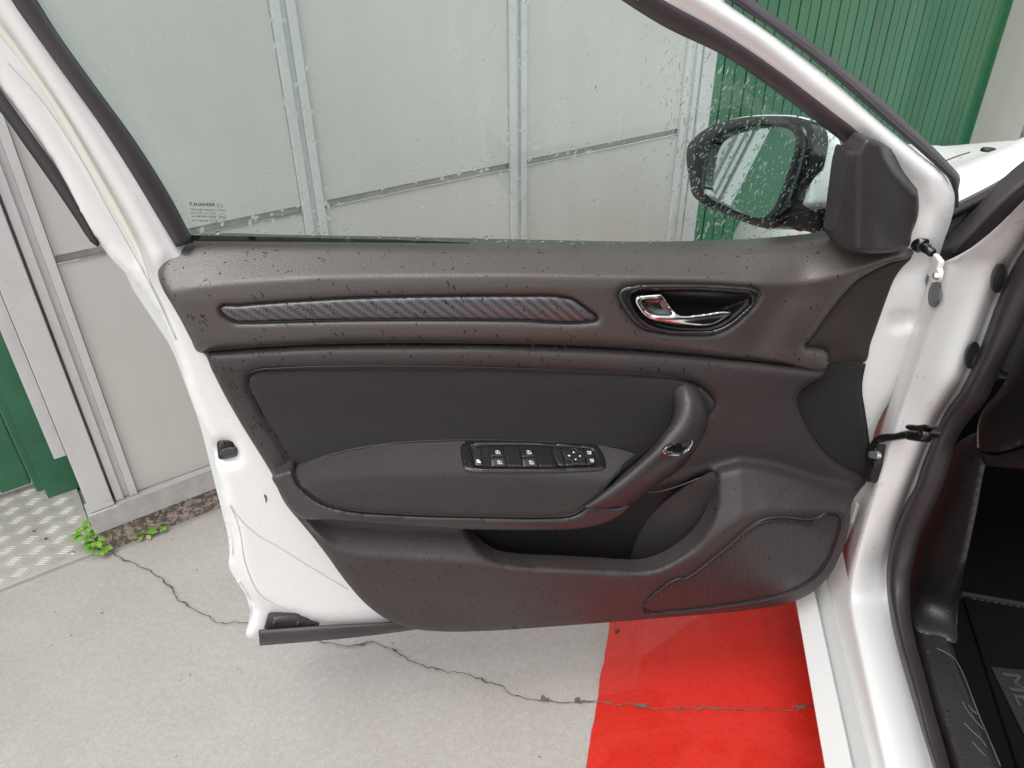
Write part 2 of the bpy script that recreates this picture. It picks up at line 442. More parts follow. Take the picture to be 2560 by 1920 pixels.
c = b.mix(b.ramp(n, [(.4, 0.), (.75, 1.)]), (.63, .625, .625), (.56, .55, .545)); c = b.mix(b.ramp(n2, [(.6, 0.), (.7, .3)]), c, (.40, .37, .34))
b.set(c, b.ramp(n, [(.3, .34), (.7, .46)]), metal=.15, spec=.5)
b = NB("rail_metal"); n = b.noise(30, 4, .65); c = b.mix(b.ramp(n, [(.4, 0.), (.7, 1.)]), (.50, .49, .48), (.40, .385, .37)); b.set(c, .42, metal=.3); b.bump(n, .001, .3)
b = NB("granite"); n = b.noise(70, 3, .7); n2 = b.noise(150, 3, .6); n3 = b.noise(14, 2)
c = b.mix(b.ramp(n, [(.47, 0.), (.53, 1.)]), (.14, .115, .10), (.43, .36, .30)); c = b.mix(b.ramp(n2, [(.58, 0.), (.63, .8)]), c, (.06, .05, .047)); c = b.mix(b.ramp(n3, [(.5, 0.), (.7, .4)]), c, (.48, .37, .31))
b.set(c, .5); b.bump(n2, .0015, .4)
def green(name, dark, lite, stretch, rough=.28, wet=.5):
    b = NB(name); n = b.noise(9, 4, .6, stretch=stretch); n2 = b.noise(40, 4, .65)
    c = b.mix(b.ramp(n, [(.35, 0.), (.7, 1.)]), dark, lite); c = b.mix(b.ramp(n2, [(.58, 0.), (.68, .28)]), c, [x * .45 for x in dark]); c = b.mix(b.ramp(b.noise(.9, 2), [(.42, 0.), (.62, .6)]), c, [lite[0] * 2.2, lite[1] * 1.2, lite[2] * 1.0])  # broad yellower patches: reflections on the door painted into the green
    b.set(c, b.ramp(n, [(.3, rough), (.7, rough + .12)]), spec=.5, coat=wet, coatr=.08); b.bump(n2, .001, .3)
green("green_slat", (.016, .135, .062), (.030, .185, .098), (1, 1, .08), .3, .45)
green("green_door", (.016, .125, .058), (.028, .165, .085), (1, 1, 1), .3, .5)
b = NB("aluminium_plate"); n = b.noise(8, 4, .65); n2 = b.noise(60, 3); c = b.mix(b.ramp(n, [(.35, 0.), (.75, 1.)]), (.50, .475, .45), (.41, .375, .335))
b.set(c, b.ramp(n2, [(.3, .42), (.7, .56)]), metal=.25)
b = NB("leaf"); n = b.noise(60, 3); b.set(b.mix(b.ramp(n, [(.3, 0.), (.7, 1.)]), (.12, .30, .035), (.24, .44, .07)), .45, spec=.4); b.p.inputs["Subsurface Weight"].default_value = 0
b = NB("leaf_yellow"); b.set((.42, .42, .10), .5)
b = NB("stalk"); b.set((.22, .32, .08), .6)
b = NB("stone_bit"); b.set((.07, .055, .045), .7)
b = NB("speaker_mesh")                       # punched grille
mp = b.n("ShaderNodeMapping"); mp.inputs["Rotation"].default_value = (0, math.radians(12), -PHI); b.l(b.tc.outputs["Object"], mp.inputs[0])
sx = b.n("ShaderNodeSeparateXYZ"); b.l(mp.outputs[0], sx.inputs[0])
k = 2 * math.pi / .0084
hgt = b.math('MULTIPLY', b.math('SINE', b.math('MULTIPLY', sx.outputs["X"], k)), b.math('SINE', b.math('MULTIPLY', sx.outputs["Z"], k)))
hole = b.ramp(b.math("ABSOLUTE", hgt), [(.25, 0.), (.5, 1.)])
b.set(b.mix(hole, (.062, .056, .058), (.002, .002, .002)), .4, spec=.5); b.bump(b.math('MULTIPLY', hole, -1.), .0015, .8)

# ------------------------------------------------------------------ the ground
g = mesh("ground", [(-60, -60, 0), (60, -60, 0), (60, 60, 0), (-60, 60, 0)], [(0, 1, 2, 3)], "concrete", smooth=False); tag(g, "pale grey concrete pavement, damp and cracked", kind='structure')
ra_, rb_ = on_z([(1526, 1553), (1464, 1920)], .003); rd = (ra_ - rb_) / np.linalg.norm(ra_ - rb_); rr_ = np.array([rd[1], -rd[0], 0]); r0 = rb_
ts = np.linspace(-.75, 1.75, 260); jit = np.convolve(rng.normal(0, .0016, 300), np.ones(3) / 3, 'same')[:260]
V = [r0 + rd * t + rr_ * j for t, j in zip(ts, jit)] + [r0 + rd * t + rr_ * .66 for t in ts]
o = mesh("red_floor_paint", V, [(i, 260 + i, 261 + i, i + 1) for i in range(259)], "red_paint", smooth=False); tag(o, "wet glossy red painted band on the concrete beside the car", kind='structure')
def crack(name, pts, w, z=.006):
    P = on_z(resamp(np.array(pts, float), step=5), 0.); n = len(P)
    T = np.gradient(P, axis=0); T /= np.linalg.norm(T, axis=1)[:, None]; N_ = np.stack([-T[:, 1], T[:, 0], T[:, 2] * 0], 1)
    off = np.convolve(rng.normal(0, .0026, n + 6), [.3, .4, .3], 'same')[:n]
    ww = w * (.35 + np.abs(np.convolve(rng.normal(0, 1, n + 8), np.ones(5) / 2.2, 'same')[:n])) + .0004
    P = P + N_ * off[:, None]; P[:, 2] = z
    V = np.vstack([P + N_ * ww[:, None], P - N_ * ww[:, None] * rng.uniform(.5, 1, n)[:, None]])
    o = mesh(name, V, [(i, i + 1, n + i + 1, n + i) for i in range(n - 1)], "crack_dirt", smooth=False); tag(o, kind='structure')
    return o
c1 = crack("pavement_crack", [(278,1384),(308,1403),(337,1410),(350,1420),(373,1429),(388,1441),(407,1451),(415,1463),(430,1469),(433,1488),(441,1501),(468,1515),(489,1530),(515,1543),(544,1558),(559,1563),(578,1560),(625,1560),(690,1578),(772,1598),(801,1608),(827,1612),(869,1619),(900,1615),
  (935,1608),(952,1617),(986,1629),(1028,1655),(1062,1669),(1112,1682),(1163,1686),(1213,1707),(1247,1716),(1277,1739),(1319,1751),(1357,1754),(1403,1760),(1433,1760),(1475,1758),(1517,1762),(1593,1768),(1640,1779),(1700,1773),(1723,1773),(1774,1777),(1862,1779),(1913,1777),(1972,1781),(2031,1764),(2120,1750)], .0008)
tag(c1, "long thin crack wandering across the concrete and red paint", kind='structure')
for pts, w in (([(1436,1757),(1450,1757)], .004), ([(1588,1770),(1618,1774)], .0035), ([(1352,1752),(1372,1755)], .0035), ([(1992,1782),(2010,1772)], .0025), ([(425,1466),(436,1476)], .003), ([(980,1626),(992,1634)], .003)):
    tag(crack("crack_chip", pts, w, .0075), "crumbled spot along the pavement crack", kind='structure')

# ------------------------------------------------------------------ the shop front
AX = (WD, WN, ZU)
B = tag(empty("shop_front", Vector(WP)), "pale metal clad shop front with green doors behind the car door", "building")
def wb(name, s0, s1, z0, z1, o0, o1, mat, bev=.0012): return box(name, WP, AX, (s0, o0, z0), (s1, o1, z1), mat, B, bev)
TOP = 3.2
wb("wall_core", .0, 2.10, 0.0, TOP, -.16, -.03, "frame_metal", 0)
wb("lintel", -1.6, 0.0, 2.35, TOP, -.16, .0, "frame_metal"); wb("lintel", 2.10, 5.4, 2.35, TOP, -.16, .0, "frame_metal")
wb("wall_core", 5.2, 8.5, 0, TOP, -.16, -.002, "frame_metal", 0)
wb("jamb", 5.2, 5.24, .15, 2.35, -.55, -.003, "panel"); wb("jamb_base", 5.195, 5.24, 0, .148, -.55, -.001, "rail_metal")
wb("jamb", 2.06, 2.099, 0, 2.35, -.55, -.163, "panel"); wb("jamb", -.0, .03, 0, 2.35, -.42, -.163, "green_door")
# posts
wb("corner_post", -.004, .050, .139, TOP, -.03, .020, "frame_metal", .002)
for s0, s1 in ((.056, .074), (.088, .106), (.646, .666), (.681, .701), (1.273, 1.293), (1.309, 1.328), (1.968, 1.989), (2.012, 2.034)):
    wb("post_strip", s0, s1, .139, TOP, -.012, .011, "frame_metal")
for s0, s1 in ((.0745, .0875), (.6665, .6805), (1.2935, 1.3085), (1.9895, 2.0115)):
    wb("post_channel", s0, s1, .139, TOP, -.012, .002, "frame_metal", 0)
wb("corner_post", 2.040, 2.099, .139, TOP, -.03, .018, "frame_metal", .002)
for s0, s1 in ((.107, .645), (.702, 1.272), (1.329, 1.967)):
    wb("wall_panel", s0, s1, .139, .7485, -.02, .0, "panel", .0015); wb("wall_panel", s0, s1, .7665, TOP, -.02, .0, "panel", .0015)
    wb("joint_strip", s0, s1, .750, .765, -.02, -.009, "rail_metal", 0); wb("joint_lip", s0, s1, .7490, .7525, -.008, .0035, "chrome", .0008)
wb("base_rail", -.012, 2.12, .078, .1375, -.03, .026, "rail_metal", .002)
wb("rail_lip", .056, 2.035, .1378, .1405, .014, .0262, "steel", .0006)
wb("granite_plinth", -.008, 2.105, -.02, .0765, -.03, .006, "granite", .002)
# door frame strip by the corner and the left green door
q0 = on_plane([(0, 729), (156, 1142), (0, 830), (135, 1147)], WP - WN * .06, WN)
sv = (q0 - WP) @ WD; zb = q0[1][2]
wb("door_frame", sv[3], -.007, zb, 2.35, -.10, -.06, "frame_metal")
print("FRAME", sv, zb)
wb("door_frame_gasket", -.0055, -.001, 0.02, 2.35, -.16, -.028, "rail_metal", 0)
wb("door_jamb", -.09, -.0, .012, 2.35, -.372, -.30, "green_door")
GD = -.372
for nm, s0, s1, z0, z1, o0, o1 in (("door_stile", -.19, -.115, .03, 2.34, GD - .045, GD), ("door_stile", -1.02, -.90, .03, 2.34, GD - .045, GD), ("door_rail", -.899, -.191, .03, .125, GD - .045, GD - .002), ("door_rail", -.899, -.191, 1.0, 1.12, GD - .045, GD - .002), ("door_rail", -.899, -.191, 2.2, 2.34, GD - .045, GD - .002),
   ("door_board", -.898, -.192, .126, .999, GD - .04, GD - .016), ("door_board", -.898, -.192, 1.121, 2.199, GD - .04, GD - .016), ("door_post", -.112, -.0, .012, 2.35, GD - .06, GD + .022), ("door_post", -1.6, -1.03, .012, 2.35, GD - .06, GD + .02)):
    wb(nm, s0, s1, z0, z1, o0, o1, "green_door", .004)
# right green door of upright slats
SD = -.46; pit_ = .077; s0 = 2.58
for k_ in range(34):
    a_ = s0 + k_ * pit_; wb("door_slat", a_ + .0035, a_ + pit_ - .0035, .012, 2.34, SD - .02, SD + (.0 if k_ % 2 else .0015), "green_slat", .003)
wb("slat_backing", s0, s0 + 34 * pit_, .01, 2.34, SD - .035, SD - .0205, "green_door", 0)
wb("door_post", s0 + 34 * pit_ + .003, 5.194, .01, 2.35, SD - .04, SD + .03, "green_door", .004); wb("door_post", 2.1, 2.575, .01, 2.35, SD - .04, SD + .004, "green_slat", .004)
# chequer plate steps in front of the two doors
def plate(name, s0, s1, o0, o1, label, bars):
    e = tag(empty(name, Vector(wall((s0 + s1) / 2, 0, (o0 + o1) / 2))), label, "step plate")
    box("plate", WP, AX, (s0, o0, -.01), (s1, o1, .0105), "aluminium_plate", e, .002)
    V = []; fs = []; c = .0375
    C0 = wall((s0 + s1) / 2, 0, (o0 + o1) / 2); rad = max(s1 - s0, abs(o1 - o0)) * .75; N_ = int(rad / c)
    for i in range(-N_, N_ + 1):
        for j in range(-N_, N_ + 1):
            q = C0 + np.array([c * i, c * j, 0])
            for k in range(5):
                hor = (i + j) % 2 == 0
                p = q + (np.array([(k - 2) * .0015, (k - 2) * .0062, 0]) if hor else np.array([(k - 2) * .0062, (k - 2) * .0015, 0]))
                r = p - WP; s_, o_ = r @ WD, r @ WN
                if not (s0 + .018 < s_ < s1 - .018 and o0 + .018 < o_ < o1 - .016): continue
                d = np.array([1., .06, 0]) if hor else np.array([.06, 1., 0]); t = np.array([-d[1], d[0], 0])
                b0 = len(V); l, w, h = .0135, .0014, .0014
                V += [p + d * x * l + t * y * w + ZU * (.0105 + z * h) for x, y, z in ((-1, 0, 0), (-.6, 1, 0), (.6, 1, 0), (1, 0, 0), (.6, -1, 0), (-.6, -1, 0), (-.6, 0, 1), (.6, 0, 1))]
                fs += [tuple(b0 + v for v in f) for f in ((0, 6, 1), (1, 6, 7, 2), (2, 7, 3), (3, 7, 4), (4, 7, 6, 5), (5, 6, 0))]
    o = mesh("tread_bars", V, [f[::-1] for f in fs], "aluminium_plate", e, smooth=False); o["kind"] = "stuff"
    for s_ in (s0 + .05, s1 - .055):
        disc("plate_screw", wall(s_, .0106, o1 - .03), AX, .006, .0015, "steel", e, sides=12)
    return e
plate("step_plate", -.95, -.018, GD - .03, .0, "worn aluminium chequer plate step below the green panelled door", 1)
plate("step_plate", 2.13, 5.15, SD - .03, .0, "wet chequer plate floor before the green slatted door", 1)

for (px_, py_, s_, lb) in ((1543, 1577, .0042, "dark grit stone lying near the corner of the red paint"), (115, 1347, .0030, "dark pebble in the middle of the left chequer plate"), (85, 1328, .0026, "smaller dark pebble left of the other one on the chequer plate")):
    c_ = on_z([(px_, py_)], .013 if px_ < 300 else .005)[0]; bm = bmesh.new(); bmesh.ops.create_icosphere(bm, subdivisions=2, radius=s_)
    for v in bm.verts: v.co = Vector((v.co.x * 1.3 * rng.uniform(.85, 1.1), v.co.y * rng.uniform(.85, 1.1), v.co.z * .7)) 
    me = bpy.data.meshes.new("pebble"); bm.to_mesh(me); bm.free(); me.materials.append(MATS["stone_bit"]); o = bpy.data.objects.new("pebble", me); o.location = Vector(c_ + ZU * s_ * .4); COL.objects.link(o); tag(o, lb, "pebble", "loose grit on the ground")
# ------------------------------------------------------------------ weeds at the wall foot
LEAF = None
def leafmesh():
    n = 7; V = []; fs = []
    for i in range(n):
        t = i / (n - 1); w = .34 * math.sin(math.pi * min(1, t * .92 + .04)) ** .8 * (.55 + .6 * t); z = .22 * t - .38 * t * t
        V += [(t, -w, z + .06), (t, 0, z), (t, w, z + .06)]
    for i in range(n - 1):
        for k in (0, 1): fs.append((i * 3 + k, i * 3 + k + 1, i * 3 + k + 4, i * 3 + k + 3))
    me = bpy.data.meshes.new("leaf"); me.from_pydata(V, [], fs); me.materials.append(MATS["leaf"]); me.polygons.foreach_set("use_smooth", [True] * len(fs)); return me
LM = leafmesh(); LY = LM.copy(); LY.materials[0] = MATS["leaf_yellow"]
def weed(px, z0, label, leaves, hgt):
    base = on_z([px], z0)[0]
    e = tag(empty("weed", Vector(base)), label, "plant", "weeds growing at the foot of the wall")
    tube("stem", [base - ZU * .004, base + ZU * hgt * .5 + WN * .004, base + ZU * hgt + WN * .008], [.0022, .0014, .0009], "stalk", e, 6)
    for k, (lx, ly, s, yaw, tilt, zz, yel) in enumerate(leaves):
        q = on_z([(lx, ly)], z0 + zz)[0]
        o = bpy.data.objects.new("leaf", LY if yel else LM); o.location = Vector(q - base); s = s * 1.12; o.scale = (s, s, s); o.rotation_euler = (random.uniform(-.25, .25), tilt, math.radians(yaw)); link(o, e)
    return e
def ring(cx, cy, n, s, z, rx, a0=0, ylw=()):
    return [(cx + math.cos(a0 + k * 2.4) * rx, cy + math.sin(a0 + k * 2.4) * rx * .55, s * random.uniform(.7, 1.15), math.degrees(-(a0 + k * 2.4)), random.uniform(-.35, .1), z * random.uniform(.4, 1), k in ylw) for k in range(n)]
weed((243, 1372), .012, "tallest green weed at the corner of chequer plate and granite", ring(212, 1335, 16, .021, .05, 9) + ring(224, 1312, 13, .017, .06, 6, 1) + ring(237, 1350, 11, .020, .035, 9, 2) + ring(244, 1372, 10, .022, .016, 10, .5, (2,)), .05)
weed((357, 1335), .002, "low green rosette weed sprawling along the granite plinth", [(352, 1334, .026, 175, -.1, .012, 0), (358, 1332, .020, 205, -.1, .016, 0), (362, 1331, .031, 35, -.2, .012, 0), (366, 1334, .024, 15, -.1, .012, 0), (358, 1338, .018, 265, -.05, .008, 0), (366, 1338, .017, 320, 0, .006, 1), (350, 1338, .013, 235, 0, .006, 1)], .010)
weed((398, 1322), .002, "smallest sprig of weed right of the rosette under the rail", ring(397, 1321, 9, .013, .012, 6) + ring(410, 1312, 4, .010, .012, 4, 1), .014)

# ------------------------------------------------------------------ the car and its open front door
CAR = tag(empty("car", Vector((CQ[0], CQ[1], 0))), "white hatchback seen from behind its wide open front door, wet with rain", "car")
LEAN = .03 / 610
def lean(y): return LEAN * np.maximum(0, 610 - y)
# white painted shell with the window opening
win = [(30,-160),(1350,-160),(1560,-14),(1700,66),(1830,135),(1960,222),(2085,316),(2135,360),(2150,420),(2130,600),(2090,640),(480,640),(462,606),(404,490),(319,355),(220,216),(128,86),(66,-8)]
win = [(x - 14 if x < 500 else x, y) for x, y in win]
shell_out = [(-160,-260),(1350,-260),(1640,-110),(1803,0),(1955,105),(2082,202),(2208,312),(2293,380),(2368,446),(2386,484),(2385,520),(2361,600),(2338,662),(2314,699),(2319,731),(2318,760),(2301,836),(2280,904),(2242,980),(2208,1030),(2180,1106),(2186,1200),(2150,1280),(2100,1380),(2040,1450),(1980,1490),(1700,1524),(1400,1548),(1100,1560),(1035,1562),(960,1570),(895,1573),(830,1571),(775,1556),(735,1540),(700,1545),(655,1592),(634,1597),(616,1592),(630,1542),(633,1515),(608,1477),(582,1437),(572,1414),(574,1380),(561,1290),(553,1224),(540,1160),(529,1106),(506,1060),(489,1022),(468,967),(456,921),(430,849),(413,807),(380,756),(329,697),(274,642),(257,619),(245,608),(127,398),(0,220),(-70,130)]
flange = np.array([(560,1200),(572,1262),(590,1300),(600,1340),(606,1385),(622,1440),(648,1487),(690,1515),(742,1538),(745,1620),(500,1620),(480,1200)], float)
strap_recess = np.array([(525,1105),(545,1098),(572,1096),(590,1105),(600,1130),(606,1155),(590,1160),(545,1165),(520,1150)], float)
dimple = np.array([(2216,800),(2224,783),(2240,776),(2270,777),(2290,785),(2290,800),(2284,822),(2262,828),(2232,828),(2214,818)], float)
hump = np.array([(2300,640),(2318,690),(2322,760),(2302,840),(2240,985)], float)
dark_edge_r = np.array([(2162,346),(2221,367),(2284,422),(2295,477),(2299,527),(2282,582),(2276,625)], float)
def shell_depth(P, d):
    n = lean(P[:, 1]).copy()
    f = inside(P, flange); df = dist(P, flange)
    n -= np.where(f, .016 * ss(df / 22), 0)
    s = inside(P, strap_recess); ds = dist(P, strap_recess)
    n -= np.where(s, .016 * ss(ds / 12), 0)
    m = inside(P, dimple); dm = dist(P, dimple)
    n -= np.where(m, .015 * ss(dm / 14), 0)
    # raised ridge of the upper frame, waist of the hinge side
    n += .010 * np.exp(-(dist(P, [(1700,-30),(1900,95),(2030,205),(2160,305),(2260,390),(2330,450),(2345,520),(2320,600)], False) / 26) ** 2)
    n += .009 * np.exp(-(dist(P, [(-60,-100),(120,180),(240,368),(330,510),(400,640)], False) / 22) ** 2)
    n -= .006 * np.exp(-(dist(P, [(-60,40),(100,250),(200,410),(300,575),(345,650)], False) / 9) ** 2)
    n -= .012 * ss((P[:, 0] - 2200) / 80) * np.exp(-((P[:, 1] - 668) / 34) ** 2)
    return n
SH = patch("door", shell_out, shell_depth, "paint", CAR, step=10, holes=[win], skirt=.045, edge=(.011, 26), smooth_it=2)
DR = SH
# outer skin behind the inner shell so the door has its real thickness
skin = [(300,650),(330,720),(430,870),(500,1060),(560,1300),(600,1440),(640,1570),(1100,1540),(1700,1500),(1990,1460),(2120,1300),(2170,1000),(2290,800),(2300,660),(2100,655)]
patch("door_skin", skin, lambda P, d: -.075 + .0 * d, "paint_wet", DR, step=40, skirt=.004, back=True, curve=False)
def lines_strip(name, left, right, nl, nr, mat, bulge, n=60, key=None, sides=5, thick=None):
    """a rubber or painted strip between two traced edges, arched by bulge"""
    Lp = resamp(spl(left), n=n); Rp = resamp(spl(right), n=n); ls = []
    for k in range(sides):
        t = k / (sides - 1); q = Lp * (1 - t) + Rp * t
        ls.append(D(q, lean(q[:, 1]) + nl * (1 - t) + nr * t + bulge * math.sin(math.pi * t)))
    o = loft(name, ls, mat, DR, n=n, curve=False, thick=thick or .006)
    return o
# window channel rubbers
lines_strip("window_channel", [(-90,-190),(27,0),(84,80),(169,198),(253,316),(337,447),(400,552),(441,618)], [(-20,-190),(93,0),(143,80),(236,211),(337,350),(422,485),(470,575),(485,606)], .004, -.020, "channel_rubber", .010)
lines_strip("window_channel", [(1350,-150),(1532,-14),(1660,67),(1808,139),(1955,240),(2060,320),(2124,371),(2142,392)], [(1350,-215),(1570,-60),(1660,2),(1787,72),(1955,184),(2082,281),(2150,335),(2164,352)], -.022, .004, "channel_rubber", .008)
lines_strip("window_channel", [(20,-165),(300,-172),(700,-176),(1100,-172),(1350,-150)], [(20,-205),(300,-225),(700,-232),(1100,-228),(1350,-215)], -.020, .004, "channel_rubber", .008)
patch("channel_end", [(2138,384),(2150,372),(2163,352),(2165,372),(2160,390),(2148,396)], lambda P, d: .026 + 0 * d, "gloss_black", DR, step=5, edge=(.004, 6))
lines_strip("outer_seal", [(-80,200),(0,279),(60,362),(128,458),(190,550),(224,600),(232,607)], [(-80,120),(0,222),(62,308),(129,402),(190,500),(236,585),(246,610)], -.012, -.006, "rubber", .007)
lines_strip("outer_seal", [(1790,-20),(1955,90),(2082,190),(2208,300),(2293,372),(2366,440),(2384,478),(2384,520)], [(1850,-30),(1884,0),(1997,80),(2124,181),(2251,291),(2373,409),(2401,444),(2397,470),(2386,518)], -.016, -.030, "rubber", .012)
tube("seal_lip", D(spl([(1805,-30),(1960,85),(2095,188),(2220,300),(2320,388),(2382,446)]), -.003 + lean(spl([(1805,-30),(1960,85),(2095,188),(2220,300),(2320,388),(2382,446)])[:, 1])), .0035, "rubber", DR, 8)
patch("seal_end", [(222,598),(233,590),(246,604),(246,618),(236,612)], lambda P, d: -.006 + 0 * d, "gloss_black", DR, step=5, skirt=.01)
# wax and seams on the painted shell
lines_strip("wax_seam", [(-60,20),(60,165),(150,300),(230,440),(300,560),(345,640),(376,715)], [(-35,10),(78,165),(168,297),(248,434),(314,550),(357,638),(378,715)], .0085, .0095, "wax", .001, thick=.002)
def seam(name, pts, r, n=.001, mat="seam_line", parent=None, par=None):
    q = spl(pts); return tube(name, D(q, n + lean(q[:, 1]) - .011 * rnd(dist(q, spl(shell_out, True)), 26)), r, mat, par or DR, 6)
seam("panel_seam", [(20,158),(103,250),(200,395),(280,540),(345,655),(400,760),(440,850)], .0008, .0018)
seam("panel_seam", [(575,1262),(600,1298),(640,1335),(700,1370),(760,1408),(830,1450),(870,1474)], .0005, .0008)
seam("panel_seam", [(574,1262),(592,1302),(602,1342),(608,1387),(624,1440),(650,1487),(692,1513),(740,1536)], .0006, -.001)
for pts in ([(571,1250),(582,1300),(590,1350),(594,1388)], [(561,1240),(572,1300),(581,1350),(580,1386)], [(608,1446),(628,1475),(650,1510)], [(596,1452),(612,1478),(636,1514)]):
    seam("flange_rib", pts, .0022, -.013, "paint")
patch("latch", [(545,1102),(572,1099),(583,1103),(588,1115),(594,1128),(593,1138),(570,1146),(548,1148),(544,1130)], lambda P, d: -.004 + 0 * d, "gloss_black", DR, step=4, edge=(.004, 4))
patch("latch_roller", [(549,1129),(592,1122),(593,1130),(550,1138)], lambda P, d: -.0005 + 0 * d, "rubber", DR, step=3, edge=(.003, 4))
patch("latch_stop", [(550,1105),(560,1103),(561,1115),(549,1118)], lambda P, d: -.001 + 0 * d, "rubber", DR, step=3, edge=(.002, 3))
patch("paint_chip", [(660,1237),(664,1238),(667,1252),(665,1258),(663,1248)], lambda P, d: .0008 + 0 * d, "grey_plug", DR, step=2.5, skirt=.0008)
# sill brush rubber along the bottom edge
b1 = D([(647,1600), (1060,1565)], -.012)
lines_strip("bottom_seal", [(648,1574),(760,1566),(900,1558),(1020,1552)], [(650,1606),(760,1597),(900,1584),(1040,1566)], .012, .006, "rubber", .006)
patch("bottom_seal_flap", [(660,1572),(668,1545),(735,1538),(745,1542),(790,1562),(800,1568),(720,1576)], lambda P, d: .004 + 0 * d, "rubber", DR, step=8, edge=(.003, 6), curve=False)
for x in (686, 746): patch("seal_clip", [(x-7,1560),(x,1553),(x+7,1559),(x,1566)], lambda P, d: .0065 + 0 * d, "rubber", DR, step=4, edge=(.002, 4))

# glass
def gl_n(P, d=None): return -.028 + lean(P[:, 1])
patch("window_glass", [(-60,-210),(1340,-210),(1560,-40),(1680,40),(1880,160),(2080,300),(2150,360),(2130,640),(480,640),(452,598),(380,470),(295,335),(200,205),(112,82),(55,0)], gl_n, "glass", DR, step=60, skirt=.0035, curve=False, back=True)
patch("glass_tint_edge", [(474,588),(800,595),(1000,600),(1180,607),(1180,609),(1000,607),(800,605),(474,603)], lambda P, d: -.0265 + 0 * d, "tint_black", DR, step=14, curve=False, skirt=.001)

# upper trim ------------------------------------------------------
top = [(395,690),(398,662),(412,637),(435,620),(468,611),(486,603),(505,600),(700,601),(900,604),(1300,612),(1660,617),(1850,612),(1960,605),(2040,597),(2084,591)]
crease = [(395,735),(424,729),(500,717),(600,707),(800,694),(1000,690),(1300,688),(1600,692),(1750,699),(1850,708),(1950,712),(2050,700),(2150,672),(2280,648)]
seamS = [(495,880),(512,877),(600,870),(760,861),(900,857),(1200,858),(1500,866),(1700,881),(1850,896),(1950,907),(2064,922)]
lip = [(2284,634),(2276,642),(2225,657),(2180,678),(2140,703),(2105,740),(2070,785),(2030,842),(2012,868),(2030,872),(2068,882),(2064,922)]
left_u = [(495,880),(478,850),(452,800),(430,762),(408,725)]
upper_out = top + [(2092,598),(2115,611),(2150,620),(2200,622),(2240,619),(2268,614)] + lip[:-1] + seamS[::-1] + left_u[1:]
strip_o = [(552,770),(600,765),(700,757),(900,746),(1100,742),(1300,741),(1400,743),(1432,750),(1455,765),(1475,780),(1492,793),(1493,799),(1480,802),(1300,800),(1100,798),(900,799),(700,803),(620,805),(590,804),(570,795),(557,782)]
bezel_o = [(1546,735),(1556,722),(1585,715),(1660,711),(1750,712),(1850,717),(1885,722),(1901,733),(1895,747),(1870,777),(1840,806),(1810,825),(1780,834),(1730,836),(1660,832),(1610,823),(1588,807),(1563,775),(1550,752)]
cav_o = [(1580,742),(1590,734),(1660,731),(1760,731),(1840,737),(1870,741),(1874,752),(1850,780),(1815,807),(1785,820),(1730,823),(1660,817),(1625,805),(1600,785),(1584,757)]
ST = spl(strip_o, True); BZ = spl(bezel_o, True)
up_stack = stack([
    ([(380,598),(480,598),(900,600),(1660,612),(2040,592),(2300,600)], [-.032] * 3 + [-.030, -.020, -.004]),
    ([(380,622),(900,625),(1660,640),(2040,628),(2300,625)], [-.008, -.008, -.006, .0, .008]),
    (crease, [.034] * 11 + [.034, .030, .028]),
    ([(380,760),(1000,715),(1700,722),(1950,760),(2300,690)], [.037] * 3 + [.030, .024]),
    ([(380,850),(1000,830),(1500,840),(1750,850),(2000,880),(2300,900)], [.032, .032, .032, .032, .024, .02]),
    (seamS + [(2300,940)], .026)])
def up_n(P, d=None):
    n = up_stack(P)
    for q, a, r in ((ST, .009, 9), (BZ, .005, 9)):
        i = inside(P, q); dd = dist(P, q); n = n - np.where(i, a, a * (1 - ss(dd / r)))
    # hollow sweeping up to the front corner
    n = n - .007 * np.exp(-(dist(P, [(1890,860),(1925,790),(1950,740),(2000,705)], False) / 45) ** 2)
    return n
patch("upper_trim", upper_out, up_n, "trim_upper", DR, step=7, skirt=.022, edge=(.012, 22), smooth_it=1, holes=[[(1730 + (x - 1730) * 1.04, 777 + (y - 777) * 1.06) for x, y in cav_o]])
patch("carbon_strip", strip_o, lambda P, d: up_stack(P) + .0015 - .006 * ss((P[:, 1] - 772) / 60), "carbon", DR, step=6, skirt=.012, edge=(.005, 10))
# lower trim ------------------------------------------------------
insert_o = [(619,958),(622,936),(645,925),(700,920),(800,916),(950,915),(1150,917),(1300,921),(1500,930),(1650,940),(1715,948),(1750,964),(1775,988),(1788,1010),(1782,1024),(1772,1032),(1740,1110),(1640,1180),(1560,1190),(1450,1170),(1200,1150),(1000,1150),(850,1160),(738,1178),(722,1150),(690,1095),(655,1040),(632,990)]
pocket_o = [(1160,1300),(1172,1330),(1188,1356),(1212,1382),(1246,1402),(1300,1411),(1400,1416),(1500,1421),(1560,1425),(1610,1425),(1650,1415),(1700,1388),(1740,1355),(1770,1315),(1788,1270),(1792,1230),(1786,1185),(1700,1207),(1640,1225),(1580,1240),(1480,1290),(1300,1296)]
lower_out = [(506,882),(530,926),(560,985),(600,1055),(640,1120),(668,1165),(683,1192),(697,1228),(715,1262),(738,1290),(780,1340),(820,1392),(868,1458),(915,1510),(970,1550),(1030,1571),(1110,1579),(1200,1578),(1400,1565),(1700,1541),(1900,1521),(1985,1504),(2040,1474),(2080,1428),(2108,1370),(2124,1312),(2132,1252),(2150,1225),(2166,1202),(2158,1192),(2120,1172),(2075,1143),(2040,1105),(2008,1050),(1992,1000),(1998,980),(2020,962),(2055,940),(2064,924)] + [(x, y + 2) for x, y in seamS[::-1][1:]]
INS = spl(insert_o, True)
